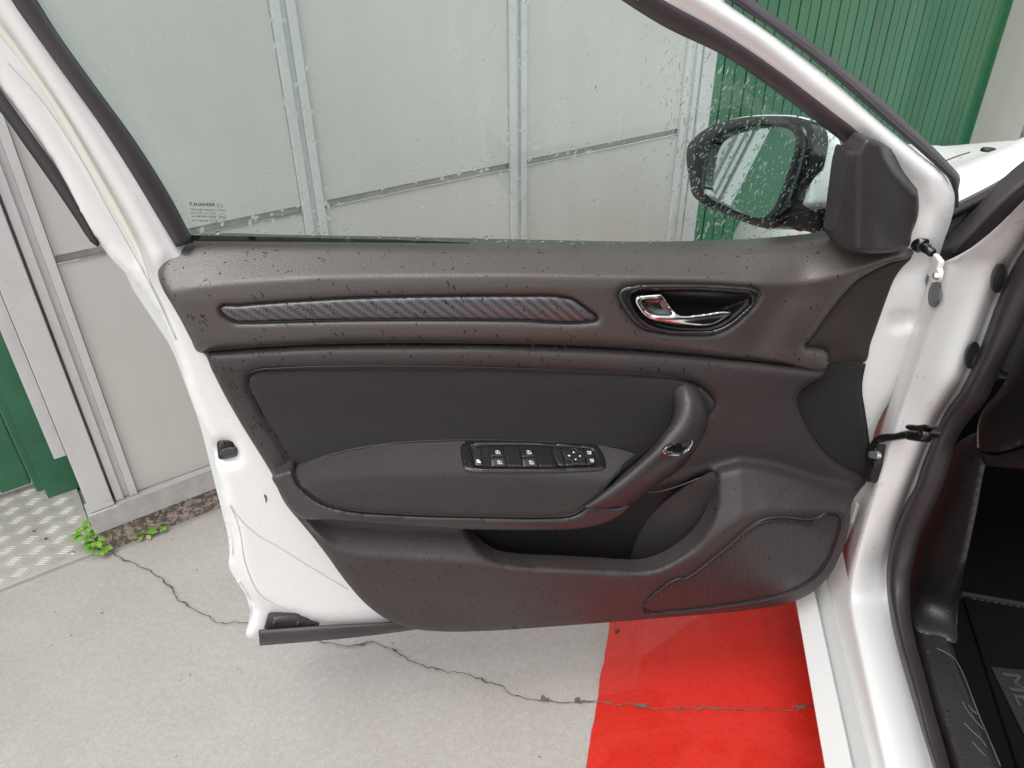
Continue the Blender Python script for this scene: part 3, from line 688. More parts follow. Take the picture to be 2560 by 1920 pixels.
lo_stack = stack([
    ([(480,880)] + seamS[1:] + [(2200,935)], .010),
    ([(480,900),(512,890),(760,874),(1200,871),(1700,895),(2064,940),(2200,950)], .027),
    ([(480,940),(600,920),(1000,905),(1500,920),(1750,945),(2000,970),(2200,990)], [.030, .030, .031, .031, .030, .024, .02]),
    ([(480,1010),(650,1000),(1000,990),(1700,1000),(2000,1010),(2200,1060)], [.020, .022, .022, .022, .020, .014]),
    ([(480,1180),(683,1176),(735,1180),(1200,1210),(1500,1210),(1650,1180),(1785,1165),(1850,1150),(1950,1168),(2060,1205),(2180,1225)], [.022] * 5 + [.018, .010, .008, .008, .010, .014]),
    ([(480,1200),(690,1205),(740,1292),(940,1314),(1170,1324),(1450,1318),(1600,1290),(1680,1240),(1785,1186),(1850,1168),(1900,1172),(1950,1185),(2060,1222),(2132,1248),(2180,1262)], [.055, .060, .028, .026, .026, .026, .026, .028, .034, .038, .038, .038, .040, .046, .05]),
    ([(480,1260),(700,1300),(790,1342),(840,1376),(900,1392),(1000,1398),(1170,1408),(1300,1428),(1500,1437),(1640,1436),(1740,1390),(1790,1345),(1850,1300),(1920,1278),(2000,1274),(2080,1278),(2180,1290)], [.050, .052, .060, .066, .070, .070, .074, .078, .080, .082, .084, .084, .084, .082, .080, .074, .066]),
    ([(480,1470),(1000,1480),(1500,1500),(2000,1440),(2180,1400)], [.052, .060, .068, .070, .06]),
    ([(480,1600),(1200,1585),(1700,1548),(2000,1505),(2180,1450)], [.034, .036, .046, .052, .05])])
def lo_n(P, d=None):
    n = lo_stack(P)
    i = inside(P, INS); dd = dist(P, INS)
    n = n - np.where(i, .010, .005 * (1 - ss(dd / 14)))
    return n
patch("lower_trim", lower_out, lo_n, "trim_lower", DR, step=8, holes=[pocket_o], skirt=.026, edge=(.010, 16), smooth_it=2)
patch("fabric_insert", insert_o, lambda P, d: stack([([(600,915),(1800,940)], .020), ([(600,950),(1200,950),(1800,985)], .026), ([(600,1040),(1800,1060)], .017), ([(600,1200),(1800,1200)], .015)])(P) + .001, "fabric", DR, step=8, skirt=.012, edge=(.009, 16), smooth_it=4)
# front end pieces of the trim
end_o = [(2280,642),(2225,658),(2180,679),(2140,704),(2105,741),(2070,786),(2030,843),(2014,868),(2040,874),(2069,883),(2066,904),(2120,904),(2163,905),(2176,860),(2192,815),(2215,750),(2240,690),(2260,664),(2275,650)]
patch("trim_end", end_o, lambda P, d: .006 + .006 * ss(d / 60), "trim_matt", DR, step=8, skirt=.012, edge=(.004, 8))
felt_o = [(2066,909),(2163,909),(2155,950),(2154,980),(2160,1020),(2169,1080),(2174,1130),(2173,1198),(2160,1194),(2118,1174),(2073,1146),(2036,1106),(1996,1056),(1976,1000),(1978,974),(2008,956),(2044,934),(2056,916)]
patch("felt_panel", felt_o, lambda P, d: .004 + .002 * ss(d / 50), "felt", DR, step=8, skirt=.01, edge=(.005, 8))
felt_rim = [(1992,1000),(2010,1052),(2040,1100),(2076,1140),(2120,1168),(2168,1194)]
# pocket
patch("pocket_back", [(1140,1280),(1160,1440),(1400,1460),(1640,1460),(1760,1400),(1830,1260),(1800,1170),(1640,1200),(1480,1260)], lambda P, d: .003 + 0 * d, "inner_plastic", DR, step=20, curve=False, skirt=.004)
bowl_o = [(1786,1184),(1745,1201),(1690,1236),(1640,1276),(1608,1318),(1588,1360),(1578,1396),(1574,1432),(1640,1430),(1700,1396),(1745,1360),(1775,1318),(1794,1272),(1797,1228)]
patch("pocket_bowl", bowl_o, lambda P, d: .005 + .020 * ss((P[:, 0] - 1575) / 150) * ss((P[:, 0] - 1575) / 220) + .0 * d + .010 * ss((1260 - P[:, 1]) / 90), "trim_pod", DR, step=8, skirt=.004, smooth_it=2)
ledge = spl([(1608,1230),(1640,1230),(1690,1217),(1740,1198),(1785,1180)])
tube("pocket_edge", D(ledge, .026), .0012, "trim_pod", DR, 6)
# speaker grille
grille_o = [(1608,1520),(1614,1505),(1640,1482),(1700,1448),(1715,1447),(1760,1416),(1820,1370),(1870,1325),(1905,1305),(1950,1298),(2046,1299),(2062,1285),(2080,1285),(2098,1288),(2101,1300),(2090,1345),(2075,1385),(2050,1425),(2018,1455),(1975,1478),(1900,1498),(1800,1514),(1700,1525),(1630,1530)]
SPK = spl(grille_o, True)
patch("speaker_grille", grille_o, lambda P, d: lo_stack(P) + .0025, "speaker_mesh", DR, step=8, skirt=.006, edge=(.003, 8))
rimq = spl([(1620,1500),(1650,1474),(1702,1446),(1712,1447),(1722,1442),(1775,1403),(1830,1358),(1870,1322),(1905,1300),(1950,1293),(2045,1294),(2052,1290),(2063,1282)])
tube("grille_rim", D(rimq, lo_stack(rimq) + .0035), .0017, "trim_smooth", DR, 8)
lowq = spl([(1604,1522),(1610,1532),(1640,1534),(1740,1525),(1850,1511),(1950,1491),(2010,1466),(2055,1430),(2082,1387),(2098,1340),(2105,1300),(2100,1286)])
tube("grille_rim", D(lowq, lo_stack(lowq) + .002), .0018, "trim_smooth", DR, 8)
GRL = grille_o
# armrest ---------------------------------------------------------
arm_o = [(736,1178),(760,1162),(800,1145),(860,1128),(950,1112),(1100,1101),(1200,1100),(1300,1102),(1420,1107),(1500,1113),(1545,1119),(1580,1132),(1592,1141),(1570,1162),(1535,1196),(1500,1236),(1470,1262),(1440,1282),(1418,1289),(1390,1291),(1200,1290),(1050,1286),(950,1281),(880,1275),(825,1263),(790,1247),(760,1222),(743,1200)]
arm_stack = stack([
    ([(700,1180),(800,1142),(950,1108),(1200,1096),(1500,1108),(1620,1140)], .016),
    ([(700,1215),(800,1200),(950,1190),(1200,1186),(1450,1190),(1620,1200)], [.066, .072, .076, .078, .080, .080]),
    ([(700,1235),(800,1222),(950,1214),(1200,1210),(1450,1212),(1620,1220)], [.074, .080, .084, .086, .088, .088]),
    ([(700,1300),(1600,1300)], .079)])
patch("armrest", arm_o, arm_stack, "fabric_rest", DR, step=7, skirt=.02, edge=(.007, 11), smooth_it=4)
base_o = [(681,1190),(700,1183),(728,1177),(738,1200),(758,1226),(788,1250),(825,1266),(880,1278),(950,1284),(1050,1289),(1200,1293),(1390,1294),(1420,1292),(1445,1283),(1475,1264),(1500,1262),(1540,1268),(1574,1262),(1560,1280),(1530,1300),(1490,1314),(1440,1322),(1360,1325),(1250,1325),(1100,1320),(940,1309),(830,1299),(745,1291),(718,1262),(700,1230)]
patch("armrest_base", base_o, lambda P, d: .046 + .032 * ss((P[:, 0] - 690) / 170), "trim_smooth", DR, step=6, skirt=.055, edge=(.006, 9))
# pull handle: five traced generatrices
n_ = 46
gl_ = [[(1684,985),(1683,1010),(1684,1025),(1676,1055),(1655,1085),(1625,1122),(1590,1155),(1555,1186),(1515,1222),(1480,1248),(1460,1264)],
       [(1688,968),(1692,995),(1696,1022),(1688,1055),(1668,1086),(1638,1122),(1602,1157),(1565,1190),(1520,1226),(1485,1252),(1464,1267)],
       [(1712,957),(1718,990),(1722,1025),(1714,1062),(1692,1095),(1656,1128),(1615,1166),(1575,1198),(1528,1232),(1490,1257),(1468,1269)],
       [(1742,966),(1752,995),(1757,1030),(1748,1075),(1725,1112),(1690,1148),(1645,1186),(1600,1219),(1555,1248),(1515,1265),(1480,1270)],
       [(1768,1000),(1771,1025),(1770,1050),(1764,1078),(1746,1112),(1722,1150),(1690,1180),(1640,1215),(1600,1247),(1575,1262),(1560,1266)]]
gn = [[.020,.024,.030,.040,.050,.058,.064,.070,.076,.080,.082],[.026,.040,.054,.066,.075,.081,.085,.088,.090,.090,.089],[.028,.050,.066,.077,.084,.089,.092,.094,.095,.094,.091],[.024,.042,.058,.070,.078,.083,.087,.090,.092,.091,.088],[.012,.020,.030,.040,.048,.052,.058,.064,.070,.074,.076]]
ls = []
for q, nn in zip(gl_, gn):
    s_ = resamp(spl(np.c_[q, np.array(nn) * 1e4]), n=n_); ls.append(D(s_[:, :2], s_[:, 2] / 1e4))
loft("pull_handle", ls, "trim_smooth", DR, n=n_, curve=False, cross=4, thick=.008, flip=False)
def hn(P, d=None): return .088 + 0 * P[:, 0]
badge = [(1657,1130),(1664,1119),(1688,1108),(1731,1101),(1721,1124),(1704,1137),(1680,1137),(1660,1133)]
patch("handle_badge", badge, lambda P, d: .0955 - .018 * ss((P[:, 0] - 1657) / 80), "satin_chrome", DR, step=4, skirt=.004, edge=(.002, 4))
bq = resamp(spl(badge, True), step=5, closed=True); tube("badge_rim", D(bq, .096 - .018 * ss((bq[:, 0] - 1657) / 80)), .0011, "chrome", DR, 6, closed=True)
MATS["gap_black"] = MATS["dark_plastic"]
def gap(pts, n, r=.0013, closed=False):
    q = spl(pts, closed); q = resamp(q, step=8, closed=closed); tube("trim_gap", D(q, n(q) if callable(n) else n), r, "gap_black", DR, 6, closed=closed)
gap(insert_o[:23], lambda q: lo_stack(q) - .0052)
gap(insert_o[26:], lambda q: lo_stack(q) - .0052)
gap(seamS[1:], .0150, .0016)
gap(arm_o[1:13], lambda q: .0172, .0013)
gap(arm_o[15:] + [arm_o[0]], lambda q: np.where(q[:, 1] > 1225, .0755, .060), .0014)
gap(felt_o[1:], .0045, .0012)
gap(grille_o, lambda q: lo_stack(q) + .0012, .0016, True)
gap(strip_o, lambda q: up_stack(q) - .0035, .0014, True)
gap(bezel_o, lambda q: up_stack(q) - .0015, .0012, True)
# dark slot between armrest and handle
patch("armrest_slot", [(1500,1237),(1530,1200),(1568,1165),(1600,1140),(1626,1118),(1600,1146),(1556,1184),(1516,1220),(1475,1252),(1460,1262)], lambda P, d: .060 + 0 * d, "piano_black", DR, step=5, skirt=.01)

# inner door opener -----------------------------------------------
CV = spl(cav_o, True)
patch("handle_bezel", bezel_o, lambda P, d: .0395 - .009 * (1 - ss(dist(P, CV) / 10)) , "piano_black", DR, step=4, holes=[cav_o], skirt=.012, edge=(.003, 5))
patch("handle_bowl", [(x + (x - 1730) * .03, y + (y - 777) * .06) for x, y in cav_o], lambda P, d: .028 - .024 * ss(d / 40), "dark_plastic", DR, step=5, skirt=.003)
lev_o = [(1588,752),(1592,743),(1604,740),(1640,737),(1652,736),(1660,745),(1672,763),(1687,780),(1702,788),(1750,786),(1822,779),(1828,781),(1820,790),(1798,805),(1772,814),(1720,813),(1665,808),(1630,800),(1610,788),(1596,770)]
dark_o = [(1600,750),(1640,746),(1655,744),(1670,766),(1684,785),(1660,788),(1640,788),(1620,780),(1606,766)]
DK = spl(dark_o, True)
def lev_n(P, d): return .040 - .006 * ss((P[:, 0] - 1690) / 120) + .003 * np.exp(-(dist(P, [(1640,794),(1700,796),(1826,781)], False) / 7) ** 2) - np.where(inside(P, DK), .004, 0)
patch("handle_lever", lev_o, lev_n, "lever_chrome", DR, step=3, skirt=.007, edge=(.0028, 6), smooth_it=4)
patch("lever_inset", [(1605,752),(1640,748),(1653,747),(1668,768),(1680,784),(1660,786),(1641,786),(1623,778),(1610,766)], lambda P, d: .0405 - .002 * ss(d / 12), "satin_chrome", DR, step=4, skirt=.003)
bq = spl([(1868,748),(1855,772),(1830,795),(1805,812),(1780,821),(1730,823),(1672,818),(1640,810)]); tube("bezel_line", D(bq, .033), .0011, "trim_smooth", DR, 6)

# window switches -------------------------------------------------
X = lambda u, v: (1140 + u * .18987, 1060 + v * .18987)
def T_(pts): return [X(*p) for p in pts]
sw_o = T_([(62,330),(75,285),(120,258),(200,245),(400,238),(800,233),(1100,240),(1400,255),(1700,280),(1830,297),(1890,325),(1935,390),(1968,480),(1978,550),(1960,590),(1920,600),(1600,618),(1100,630),(700,628),(300,622),(160,615),(110,590),(85,520),(65,420)])
def sw_n(P, d=None): return arm_stack(P) + .0035
win_o = T_([(200,300),(240,285),(600,270),(1000,272),(1400,290),(1700,312),(1790,330),(1815,370),(1850,500),(1830,530),(1720,548),(1400,560),(1100,570),(600,568),(330,560),(250,550),(228,480),(212,380)])
patch("switch_panel", sw_o, sw_n, "piano_black", DR, step=4, holes=[win_o], skirt=.008, edge=(.0022, 5))
patch("switch_well", [(x + (x - 1330) * .02, y + (y - 1138) * .05) for x, y in win_o], lambda P, d: sw_n(P) - .0026 + 0 * d, "dark_plastic", DR, step=6, skirt=.002)
tq = spl(T_([(205,297),(260,284),(600,268),(1000,271),(1400,290),(1700,312),(1785,328),(1812,362)])); tube("panel_edge", D(tq, sw_n(tq) + .0005), .0009, "rubber", DR, 6)
tq = spl(T_([(120,598),(200,618),(500,627),(1000,631),(1400,626),(1700,612),(1930,597)])); tube("panel_edge", D(tq, sw_n(tq) - .0005), .0009, "rubber", DR, 6)
ICON = []
def button(name, q, dn, mat="button_black", tilt=0.):
    q = T_(q); cy_ = np.mean([p[1] for p in q])
    return patch(name, q, lambda P, d: sw_n(P) + dn + tilt * (P[:, 1] - cy_) / 12, mat, DR, step=3, curve=False, skirt=.006, edge=(.0012, 3))
button("lock_button", [(225,308),(320,305),(332,340),(355,548),(340,550),(262,545),(245,520),(228,400)], .0018)
for dx, dy in ((0, 0), (412, 3)):
    button("window_switch", [(435 + dx, 306 + dy), (615 + dx, 303 + dy), (640 + dx, 422 + dy), (456 + dx, 432 + dy)], .0025, tilt=.0012)
    button("window_switch", [(458 + dx, 440 + dy), (642 + dx, 430 + dy), (672 + dx, 560 + dy), (470 + dx, 562 + dy)], .0022, tilt=-.0014)
    button("switch_recess", [(650 + dx, 395 + dy), (740 + dx, 360 + dy), (830 + dx, 296 + dy), (875 + dx, 430 + dy), (890 + dx, 560 + dy), (680 + dx, 560 + dy)], -.0022, "dark_plastic")
button("mirror_button", [(1275,330),(1300,312),(1375,312),(1445,552),(1380,554),(1345,535),(1305,440)], .0018)
button("mirror_pad", [(1385,314),(1670,336),(1725,540),(1452,550)], .0012)
button("mirror_fold_button", [(1680,338),(1770,350),(1795,370),(1835,500),(1825,522),(1735,540)], .0015)
ps = T_([(1440,380),(1480,372),(1495,335),(1575,330),(1600,360),(1660,378),(1690,455),(1640,470),(1645,515),(1600,525),(1545,520),(1510,470),(1460,455)])
tube("pad_ring", D(resamp(spl(ps, True), step=4, closed=True), sw_n(resamp(spl(ps, True), step=4, closed=True)) + .0030), .0005, "rubber", DR, 5, closed=True)
def icon(name, polys, dn=.0032, mat="white_print"):
    V = []; fs = []
    for q in polys:
        q = np.array(T_(q)); P = D(q, sw_n(q) + dn); b0 = len(V); V += list(P); fs.append(tuple(range(b0, b0 + len(q)))[::-1])
    bm = bmesh.new()
    o = mesh(name, V, fs, mat, DR, smooth=False); bm.from_mesh(o.data)
    for f in bm.faces:
        f.normal_update()
        if f.normal.dot(Vector(DN)) < 0: f.normal_flip()
    bmesh.ops.triangulate(bm, faces=bm.faces); r = bmesh.ops.extrude_face_region(bm, geom=bm.faces[:])
    bmesh.ops.translate(bm, verts=[v for v in r['geom'] if isinstance(v, bmesh.types.BMVert)], vec=Vector(DN * .0002)); bm.to_mesh(o.data); bm.free(); return o
def winicon(u, v, s=1., dn=.0040):
    f = lambda p: [(u + (a + b * .18) * s, v + b * s) for a, b in p]
    fr = [[(-28,-22),(8,-22),(8,-16),(-28,-16)],[(8,-22),(30,4),(24,8),(6,-16)],[(24,6),(30,4),(30,22),(24,22)],[(-28,16),(24,16),(24,22),(-28,22)],[(-28,-16),(-22,-16),(-22,16),(-28,16)],[(-10,-16),(-2,-16),(-2,16),(-10,16)]]
    return icon("window_symbol", [f(q) for q in fr], dn)
winicon(552, 370); winicon(575, 504); winicon(962, 372); winicon(993, 506); winicon(294, 490)
o = icon("child_lock_mark", [[(276,478),(284,474),(318,502),(312,508)], [(288,470),(300,468),(302,500),(292,500)]], .0044)
for c_ in ([(1546,357),(1566,378),(1532,376)], [(1575,478),(1590,460),(1560,458)], [(1468,414),(1500,404),(1502,430)], [(1650,420),(1622,408),(1624,434)]):
    icon("arrow_mark", [c_], .0028)
for u, v in ((1755, 376), (1790, 480)):
    f = lambda p: [(u + a + b * .15, v + b) for a, b in p]
    icon("mirror_symbol", [f(q) for q in ([(-26,-20),(24,-20),(24,-14),(-26,-14)],[(-18,14),(24,14),(24,20),(-18,20)],[(18,-14),(24,-14),(24,14),(18,14)],[(-26,-14),(-20,-14),(-16,14),(-22,14)],[(-8,-8),(12,-8),(12,-3),(-8,-3)],[(-6,3),(12,3),(12,8),(-6,8)],[(-3,-3),(1,-3),(1,3),(-3,3)])], .0034)

# mirror corner cover --------------------------------------------
tri_o = [(2085,590),(2088,560),(2100,470),(2112,400),(2122,374),(2136,378),(2158,352),(2166,345),(2190,350),(2222,368),(2252,392),(2282,424),(2291,455),(2294,475),(2297,527),(2291,555),(2280,582),(2272,616),(2240,628),(2190,633),(2150,631),(2106,618)]
fin = np.array([(2200,355),(2205,375),(2212,394),(2238,431),(2262,457),(2286,483),(2305,492),(2330,440),(2270,370)], float)
def tri_n(P, d):
    t = ss((P[:, 0] - 2085) / 70)
    n = .018 + .034 * t + lean(P[:, 1]) * .8 - .030 * ss((P[:, 0] - 2180) / 110)
    return n - np.where(inside(P, fin), .026 * ss(dist(P, fin) / 16), 0) + .004 * np.exp(-(dist(P, fin[:7], False) / 7) ** 2)
patch("mirror_corner_cover", tri_o, tri_n, "trim_smooth", DR, step=7, skirt=.03, edge=(.008, 12), smooth_it=2)
lines_strip("glass_run", [(2123,372),(2112,402),(2100,470),(2086,560),(2076,600)], [(2132,380),(2121,410),(2108,474),(2094,562),(2088,600)], -.012, -.004, "rubber_dark", .002, n=20)
# bump stop on the hinge side
bs = D([(2304,612)], .004)[0]; ax_ = (DU, ZU, DN)
axb = Vector(DN * .9 - ZU * .28 + DU * -.30).normalized(); q_ = axb.to_track_quat('Z', 'Y').to_matrix(); A3 = (np.array(q_.col[0]), np.array(q_.col[1]), np.array(axb))
disc("bump_stop", bs, A3, .0125, 0, "gloss_black", DR, sides=28, prof=[(0, .022), (.0056, .022), (.0066, .0205), (.0066, .012), (.0074, .0115), (.0074, .005), (.0115, .0035), (.0125, .001), (.0125, -.008)])

# etched maker's mark on the glass --------------------------------
def text(name, s, px, py, hpx, mat, mirror=True, width=None, bold=0.):
    c = bpy.data.curves.new(name, 'FONT'); c.body = s; c.size = 1; c.extrude = .01; c.resolution_u = 3; c.offset = bold
    o = bpy.data.objects.new(name, c); COL.objects.link(o)
    bpy.context.view_layer.update()
    dg = bpy.context.evaluated_depsgraph_get(); me = bpy.data.meshes.new_from_object(o.evaluated_get(dg)); bpy.data.objects.remove(o)
    co = np.array([v.co[:] for v in me.vertices]); x0, x1 = co[:, 0].min(), co[:, 0].max(); y0, y1 = co[:, 1].min(), co[:, 1].max()
    return me, co, (x0, x1, y0, y1)
GN = -.0262
def glass_text(s, xl, xr, yt, yb, skew=0., bold=0.):
    """mirror-written from the inside: first letter at the right"""
    me, co, (x0, x1, y0, y1) = text("glass_mark", s, 0, 0, 0, None, bold=bold)
    u = (co[:, 0] - x0) / (x1 - x0); v = (co[:, 1] - y0) / (y1 - y0)
    q = np.stack([xr + (xl - xr) * u, yb + (yt - yb) * v + skew * (1 - u)], 1)
    P = D(q, GN + lean(q[:, 1]) + co[:, 2] * .004)
    fs = [tuple(p.vertices)[::-1] for p in me.polygons]; bpy.data.meshes.remove(me)
    return mesh("glass_mark", P, fs, "black_print", DR, smooth=False)
G_ = lambda u, v: (460 + u * .05425, 480 + v * .05425)
def gt(s, ul, ur, vt, vb, sk, bold=0.):
    (xl, yt), (xr, yb) = G_(ul, vt), G_(ur, vb); return glass_text(s, xl, xr, yt, yb, sk * .05425, bold)
gt("RENAULT", 225, 1390, 485, 625, 35, .03); gt("SAINT-GOBAIN SEKURIT", 285, 1910, 765, 850, 45); gt("DOT 211 M75 AS2", 310, 1480, 925, 1000, 25)
gt("43R-000016", 350, 1505, 1070, 1165, 20); gt("E000191", 385, 1090, 1265, 1360, 20); gt("E9", 1650, 1865, 1100, 1220, 10); gt("CCC", 1240, 1500, 1285, 1395, 15); gt("115", 1530, 1735, 600, 680, 5)
def gring(pts, r=.00022):
    q = np.array([G_(*p) for p in pts]); tube("glass_mark", D(q, GN + lean(q[:, 1])), r, "black_print", DR, 5, closed=True)
gring([(1640,535),(1860,650),(1660,750),(1425,635)]); gring([(1775 + 182 * math.cos(a), 1150 + 155 * math.sin(a)) for a in np.linspace(0, 6.283, 25)[:-1]]); gring([(1350 + 190 * math.cos(a), 1345 + 122 * math.sin(a)) for a in np.linspace(0, 6.283, 25)[:-1]])

# ------------------------------------------------------------------ wing mirror
MN = -.165
Q_ = lambda L_: [(1680 + u * .2411, 260 + v * .2411) for u, v in L_]
mir_o = Q_([(150,500),(170,420),(230,350),(330,270),(450,210),(600,165),(750,137),(900,124),(1100,122),(1280,134),(1400,172),(1458,240),(1478,330),(1470,450),(1440,600),(1400,750),(1340,900),(1285,1060),(1210,1180),(1120,1270),(1000,1290),(850,1262),(700,1208),(550,1148),(400,1078),(280,1008),(218,950),(182,800),(156,650)])
mgl_o = Q_([(345,900),(340,800),(360,650),(390,500),(432,402),(520,332),(650,277),(800,242),(950,232),(1100,237),(1210,262),(1268,312),(1283,380),(1260,520),(1210,680),(1150,850),(1100,980),(1050,1080),(990,1148),(900,1182),(800,1164),(650,1100),(500,1030),(390,970)])
Mc = D([(1878, 430)], MN - .010)[0]; din = ray([(1878, 430)])[0]; tgt = wall(-.045, 1.22, 0); rout = tgt - Mc; rout /= np.linalg.norm(rout); mnrm = rout - din; mnrm /= np.linalg.norm(mnrm)
print("MIRROR", math.degrees(math.acos(mnrm @ DN)), mnrm)
def MP(px, n=0.):
    px = np.atleast_2d(px); n = np.broadcast_to(n, (len(px),)); r = ray(px); t_ = ((Mc - CAM) @ mnrm + n) / (r @ mnrm); return CAM + r * t_[:, None]
MR = patch("wing_mirror", mir_o, lambda P, d: .010 - .012 * (1 - ss(d / 26)), "gloss_black", CAR, step=6, holes=[mgl_o], skirt=.035, edge=(.004, 6), pfun=MP, nrm=mnrm)
patch("mirror_glass", [(1878 + (x - 1878) * 1.03, 430 + (y - 430) * 1.03) for x, y in mgl_o], lambda P, d: -.004 + 0 * d, "mirror_glass", MR, step=30, skirt=.003, pfun=MP, nrm=mnrm, back=True)
cap_o = Q_([(350,262),(560,176),(750,132),(900,116),(1100,113),(1290,122),(1420,152),(1600,270),(1800,420),(1860,480),(1840,620),(1790,800),(1730,1056),(1500,1066),(1280,1070),(1350,900),(1400,750),(1300,400),(1000,200),(600,230)])
patch("mirror_cap", cap_o, lambda P, d: -.020 - .055 * ss((P[:, 0] - 2020) / 90), "paint_wet", MR, step=8, skirt=.03, edge=(.016, 14), smooth_it=2, pfun=MP, nrm=mnrm)
stalk_o = Q_([(1200,1085),(1290,1072),(1500,1064),(1720,1056),(1705,1200),(1690,1380),(1600,1392),(1540,1385),(1430,1330),(1300,1305),(1120,1300),(960,1290),(1060,1240),(1130,1180)])
patch("mirror_stalk", stalk_o, lambda P, d: MN + .05 * ss((P[:, 0] - 1950) / 120) + 0 * d, "dark_plastic", MR, step=7, skirt=.05, edge=(.012, 14))
seamq = np.array(Q_([(1310,1110),(1260,1190),(1190,1280)])); tube("stalk_seam", D(seamq, MN + .008), .0012, "gloss_black", MR, 6)
patch("mirror_indicator", Q_([(1240,1268),(1320,1262),(1390,1290),(1360,1318),(1290,1312)]), lambda P, d: MN + .004 + 0 * d, "orange", MR, step=4)

# ------------------------------------------------------------------ body side, sill and hinge pillar
def ext(l): return l
xB = lambda y: np.interp(y, [400,460,500,560,600,630,650,717,800,900,1000,1100,1200,1300,1400,1494,1920,2045], [2650,2600,2560,2501,2458,2422,2385,2359,2324,2290,2258,2228,2198,2168,2142,2120,2213,2240])
xS = lambda y: np.interp(y, [400,500,621,672,748,862,950,1047,1182,1300,1410,1507,1621,1920,2045], [2700,2620,2560,2529,2495,2453,2419,2352,2297,2251,2221,2221,2251,2335,2372])
def pil_L(P, d=None):
    y = P[:, 1]; t = (P[:, 0] - xB(y)) / np.maximum(xS(y) - xB(y), 20)
    a_ = np.interp(t, [-1.5, -.3, 0, .5, .75, 1.], [.125, .078, .056, .076, .090, .118]); b_ = np.interp(t, [-1.5, -.3, 0, .15, .64, 1.], [.125, .078, .060, .068, .102, .125])
    w = ss((y - 1180) / 330); return a_ * (1 - w) + b_ * w
yy = np.concatenate([np.linspace(400, 1500, 70), np.linspace(1520, 2045, 20)]); ls = []
for t_ in (-.9, -.45, -.15, 0, .06, .2, .35, .5, .62, .7, .8, .9, 1., 1.06):
    yq = yy; te = t_ * (ss((yq - 650) / 50) if t_ < 0 else 1 + 0 * yq); q = np.stack([xB(yq) + (xS(yq) - xB(yq)) * te, yq], 1)
    for _ in range(6): q[1:-1] = (q[:-2] + q[1:-1] * 2 + q[2:]) / 4
    tt = q.copy(); ls.append(K(q, pil_L(tt)))
BODY = loft("body_side", ls, "paint_wet", CAR, n=140, curve=False)
PATCH["body_side"] = None
loft("sill", [K([(1950,1300),(1990,1500),(2063,1919),(2085,2045)], 0) + CB * .03 - ZU * .10, K([(1950,1300),(1990,1500),(2063,1919),(2085,2045)], 0),
   K([(1994,1300),(2034,1473),(2131,1920),(2158,2045)], .030), K([(1998,1300),(2038,1473),(2135,1920),(2162,2045)], .040), K([(2004,1300),(2042,1473),(2140,1920),(2167,2045)], .040), K([(2020,1300),(2065,1456),(2179,1920),(2210,2045)], .050), K([(2024,1300),(2069,1456),(2183,1920),(2214,2045)], .056),
   K([(2090,1300),(2130,1494),(2223,1920),(2250,2045)], .066)], "paint_wet", CAR, n=50, curve=False, angle=28)
for cx_, cy_, rx_, ry_ in ((2494,695,18,37), (2428,888,17,34), (2334,735,14,33)):
    q = [(cx_ + rx_ * math.cos(a) + .12 * ry_ * -math.sin(a), cy_ + ry_ * math.sin(a)) for a in np.linspace(0, 6.283, 19)[:-1]]
    patch("body_plug", q, lambda P, d: pil_L(P) - .006, "grey_plug", CAR, step=6, pfun=K, nrm=-CB, skirt=.003)
# weather strip round the door opening
SLl = [(2620,520),(2560,621),(2529,672),(2495,748),(2453,862),(2420,940),(2400,978),(2368,1021),(2345,1064),(2325,1111),(2302,1169),(2287,1215),(2258,1267),(2238,1319),(2221,1386),(2216,1420),(2216,1463),(2225,1541),(2241,1613),(2263,1691),(2288,1776),(2310,1848),(2333,1920),(2370,2045)]
SLm = [(2680,530),(2590,628),(2560,676),(2525,769),(2487,874),(2455,940),(2415,1007),(2380,1050),(2357,1102),(2334,1160),(2316,1209),(2287,1273),(2261,1331),(2248,1385),(2244,1420),(2238,1463),(2247,1541),(2263,1613),(2285,1691),(2303,1760),(2322,1839),(2345,1915),(2385,2045)]
SLr = [(2740,540),(2600,690),(2560,769),(2525,853),(2481,940),(2449,1004),(2406,1056),(2380,1102),(2363,1157),(2345,1212),(2313,1287),(2287,1345),(2273,1400),(2262,1463),(2266,1541),(2281,1613),(2303,1691),(2325,1776),(2347,1854),(2366,1920),(2405,2045)]
loft("door_seal", [K(spl(SLl), .128), K(spl(SLl) + [5, 0], .104), K(spl(SLm), .098), K(spl(SLr), .112), K(spl(SLr) + [10, 0], .140)], "seal_rubber", CAR, n=110, curve=False, cross=4)
# front wing and bonnet
def FP(f, n=0): return lambda px, nn=0.: on_plane(px, car(0, 0, 0) + CA * f - CA * 0, CA) if np.ndim(nn) == 0 else np.array([on_plane([p], car(0, 0, 0) + CA * (f - k), CA)[0] for p, k in zip(np.atleast_2d(px), nn)])
b0 = FP(.10)([(2180,560),(2300,552),(2340,537),(2386,511),(2440,484),(2500,452),(2549,421),(2600,396),(2720,352),(2850,330)])
b1 = FP(.45)([(2040,520),(2090,492),(2180,462),(2290,434),(2340,420),(2400,404),(2480,386),(2560,372),(2700,352),(2850,340)])
b2 = FP(.80)([(1985,452),(2020,420),(2080,395),(2200,372),(2310,362),(2377,366),(2461,361),(2560,352),(2700,342),(2850,335)])
b3 = b2 + CA * .35 - ZU * .10; b4 = b2 + CA * .75 - ZU * .32
BON = loft("bonnet", [b0 - ZU * .05, b0, b1, b2, b3, b4], "paint_wet", CAR, n=60, cross=5, thick=.01)
wl = [np.array([p[0] - k * CB * 0 for p in (b0, b1, b2, b3, b4)])] 
wing = wl[0]
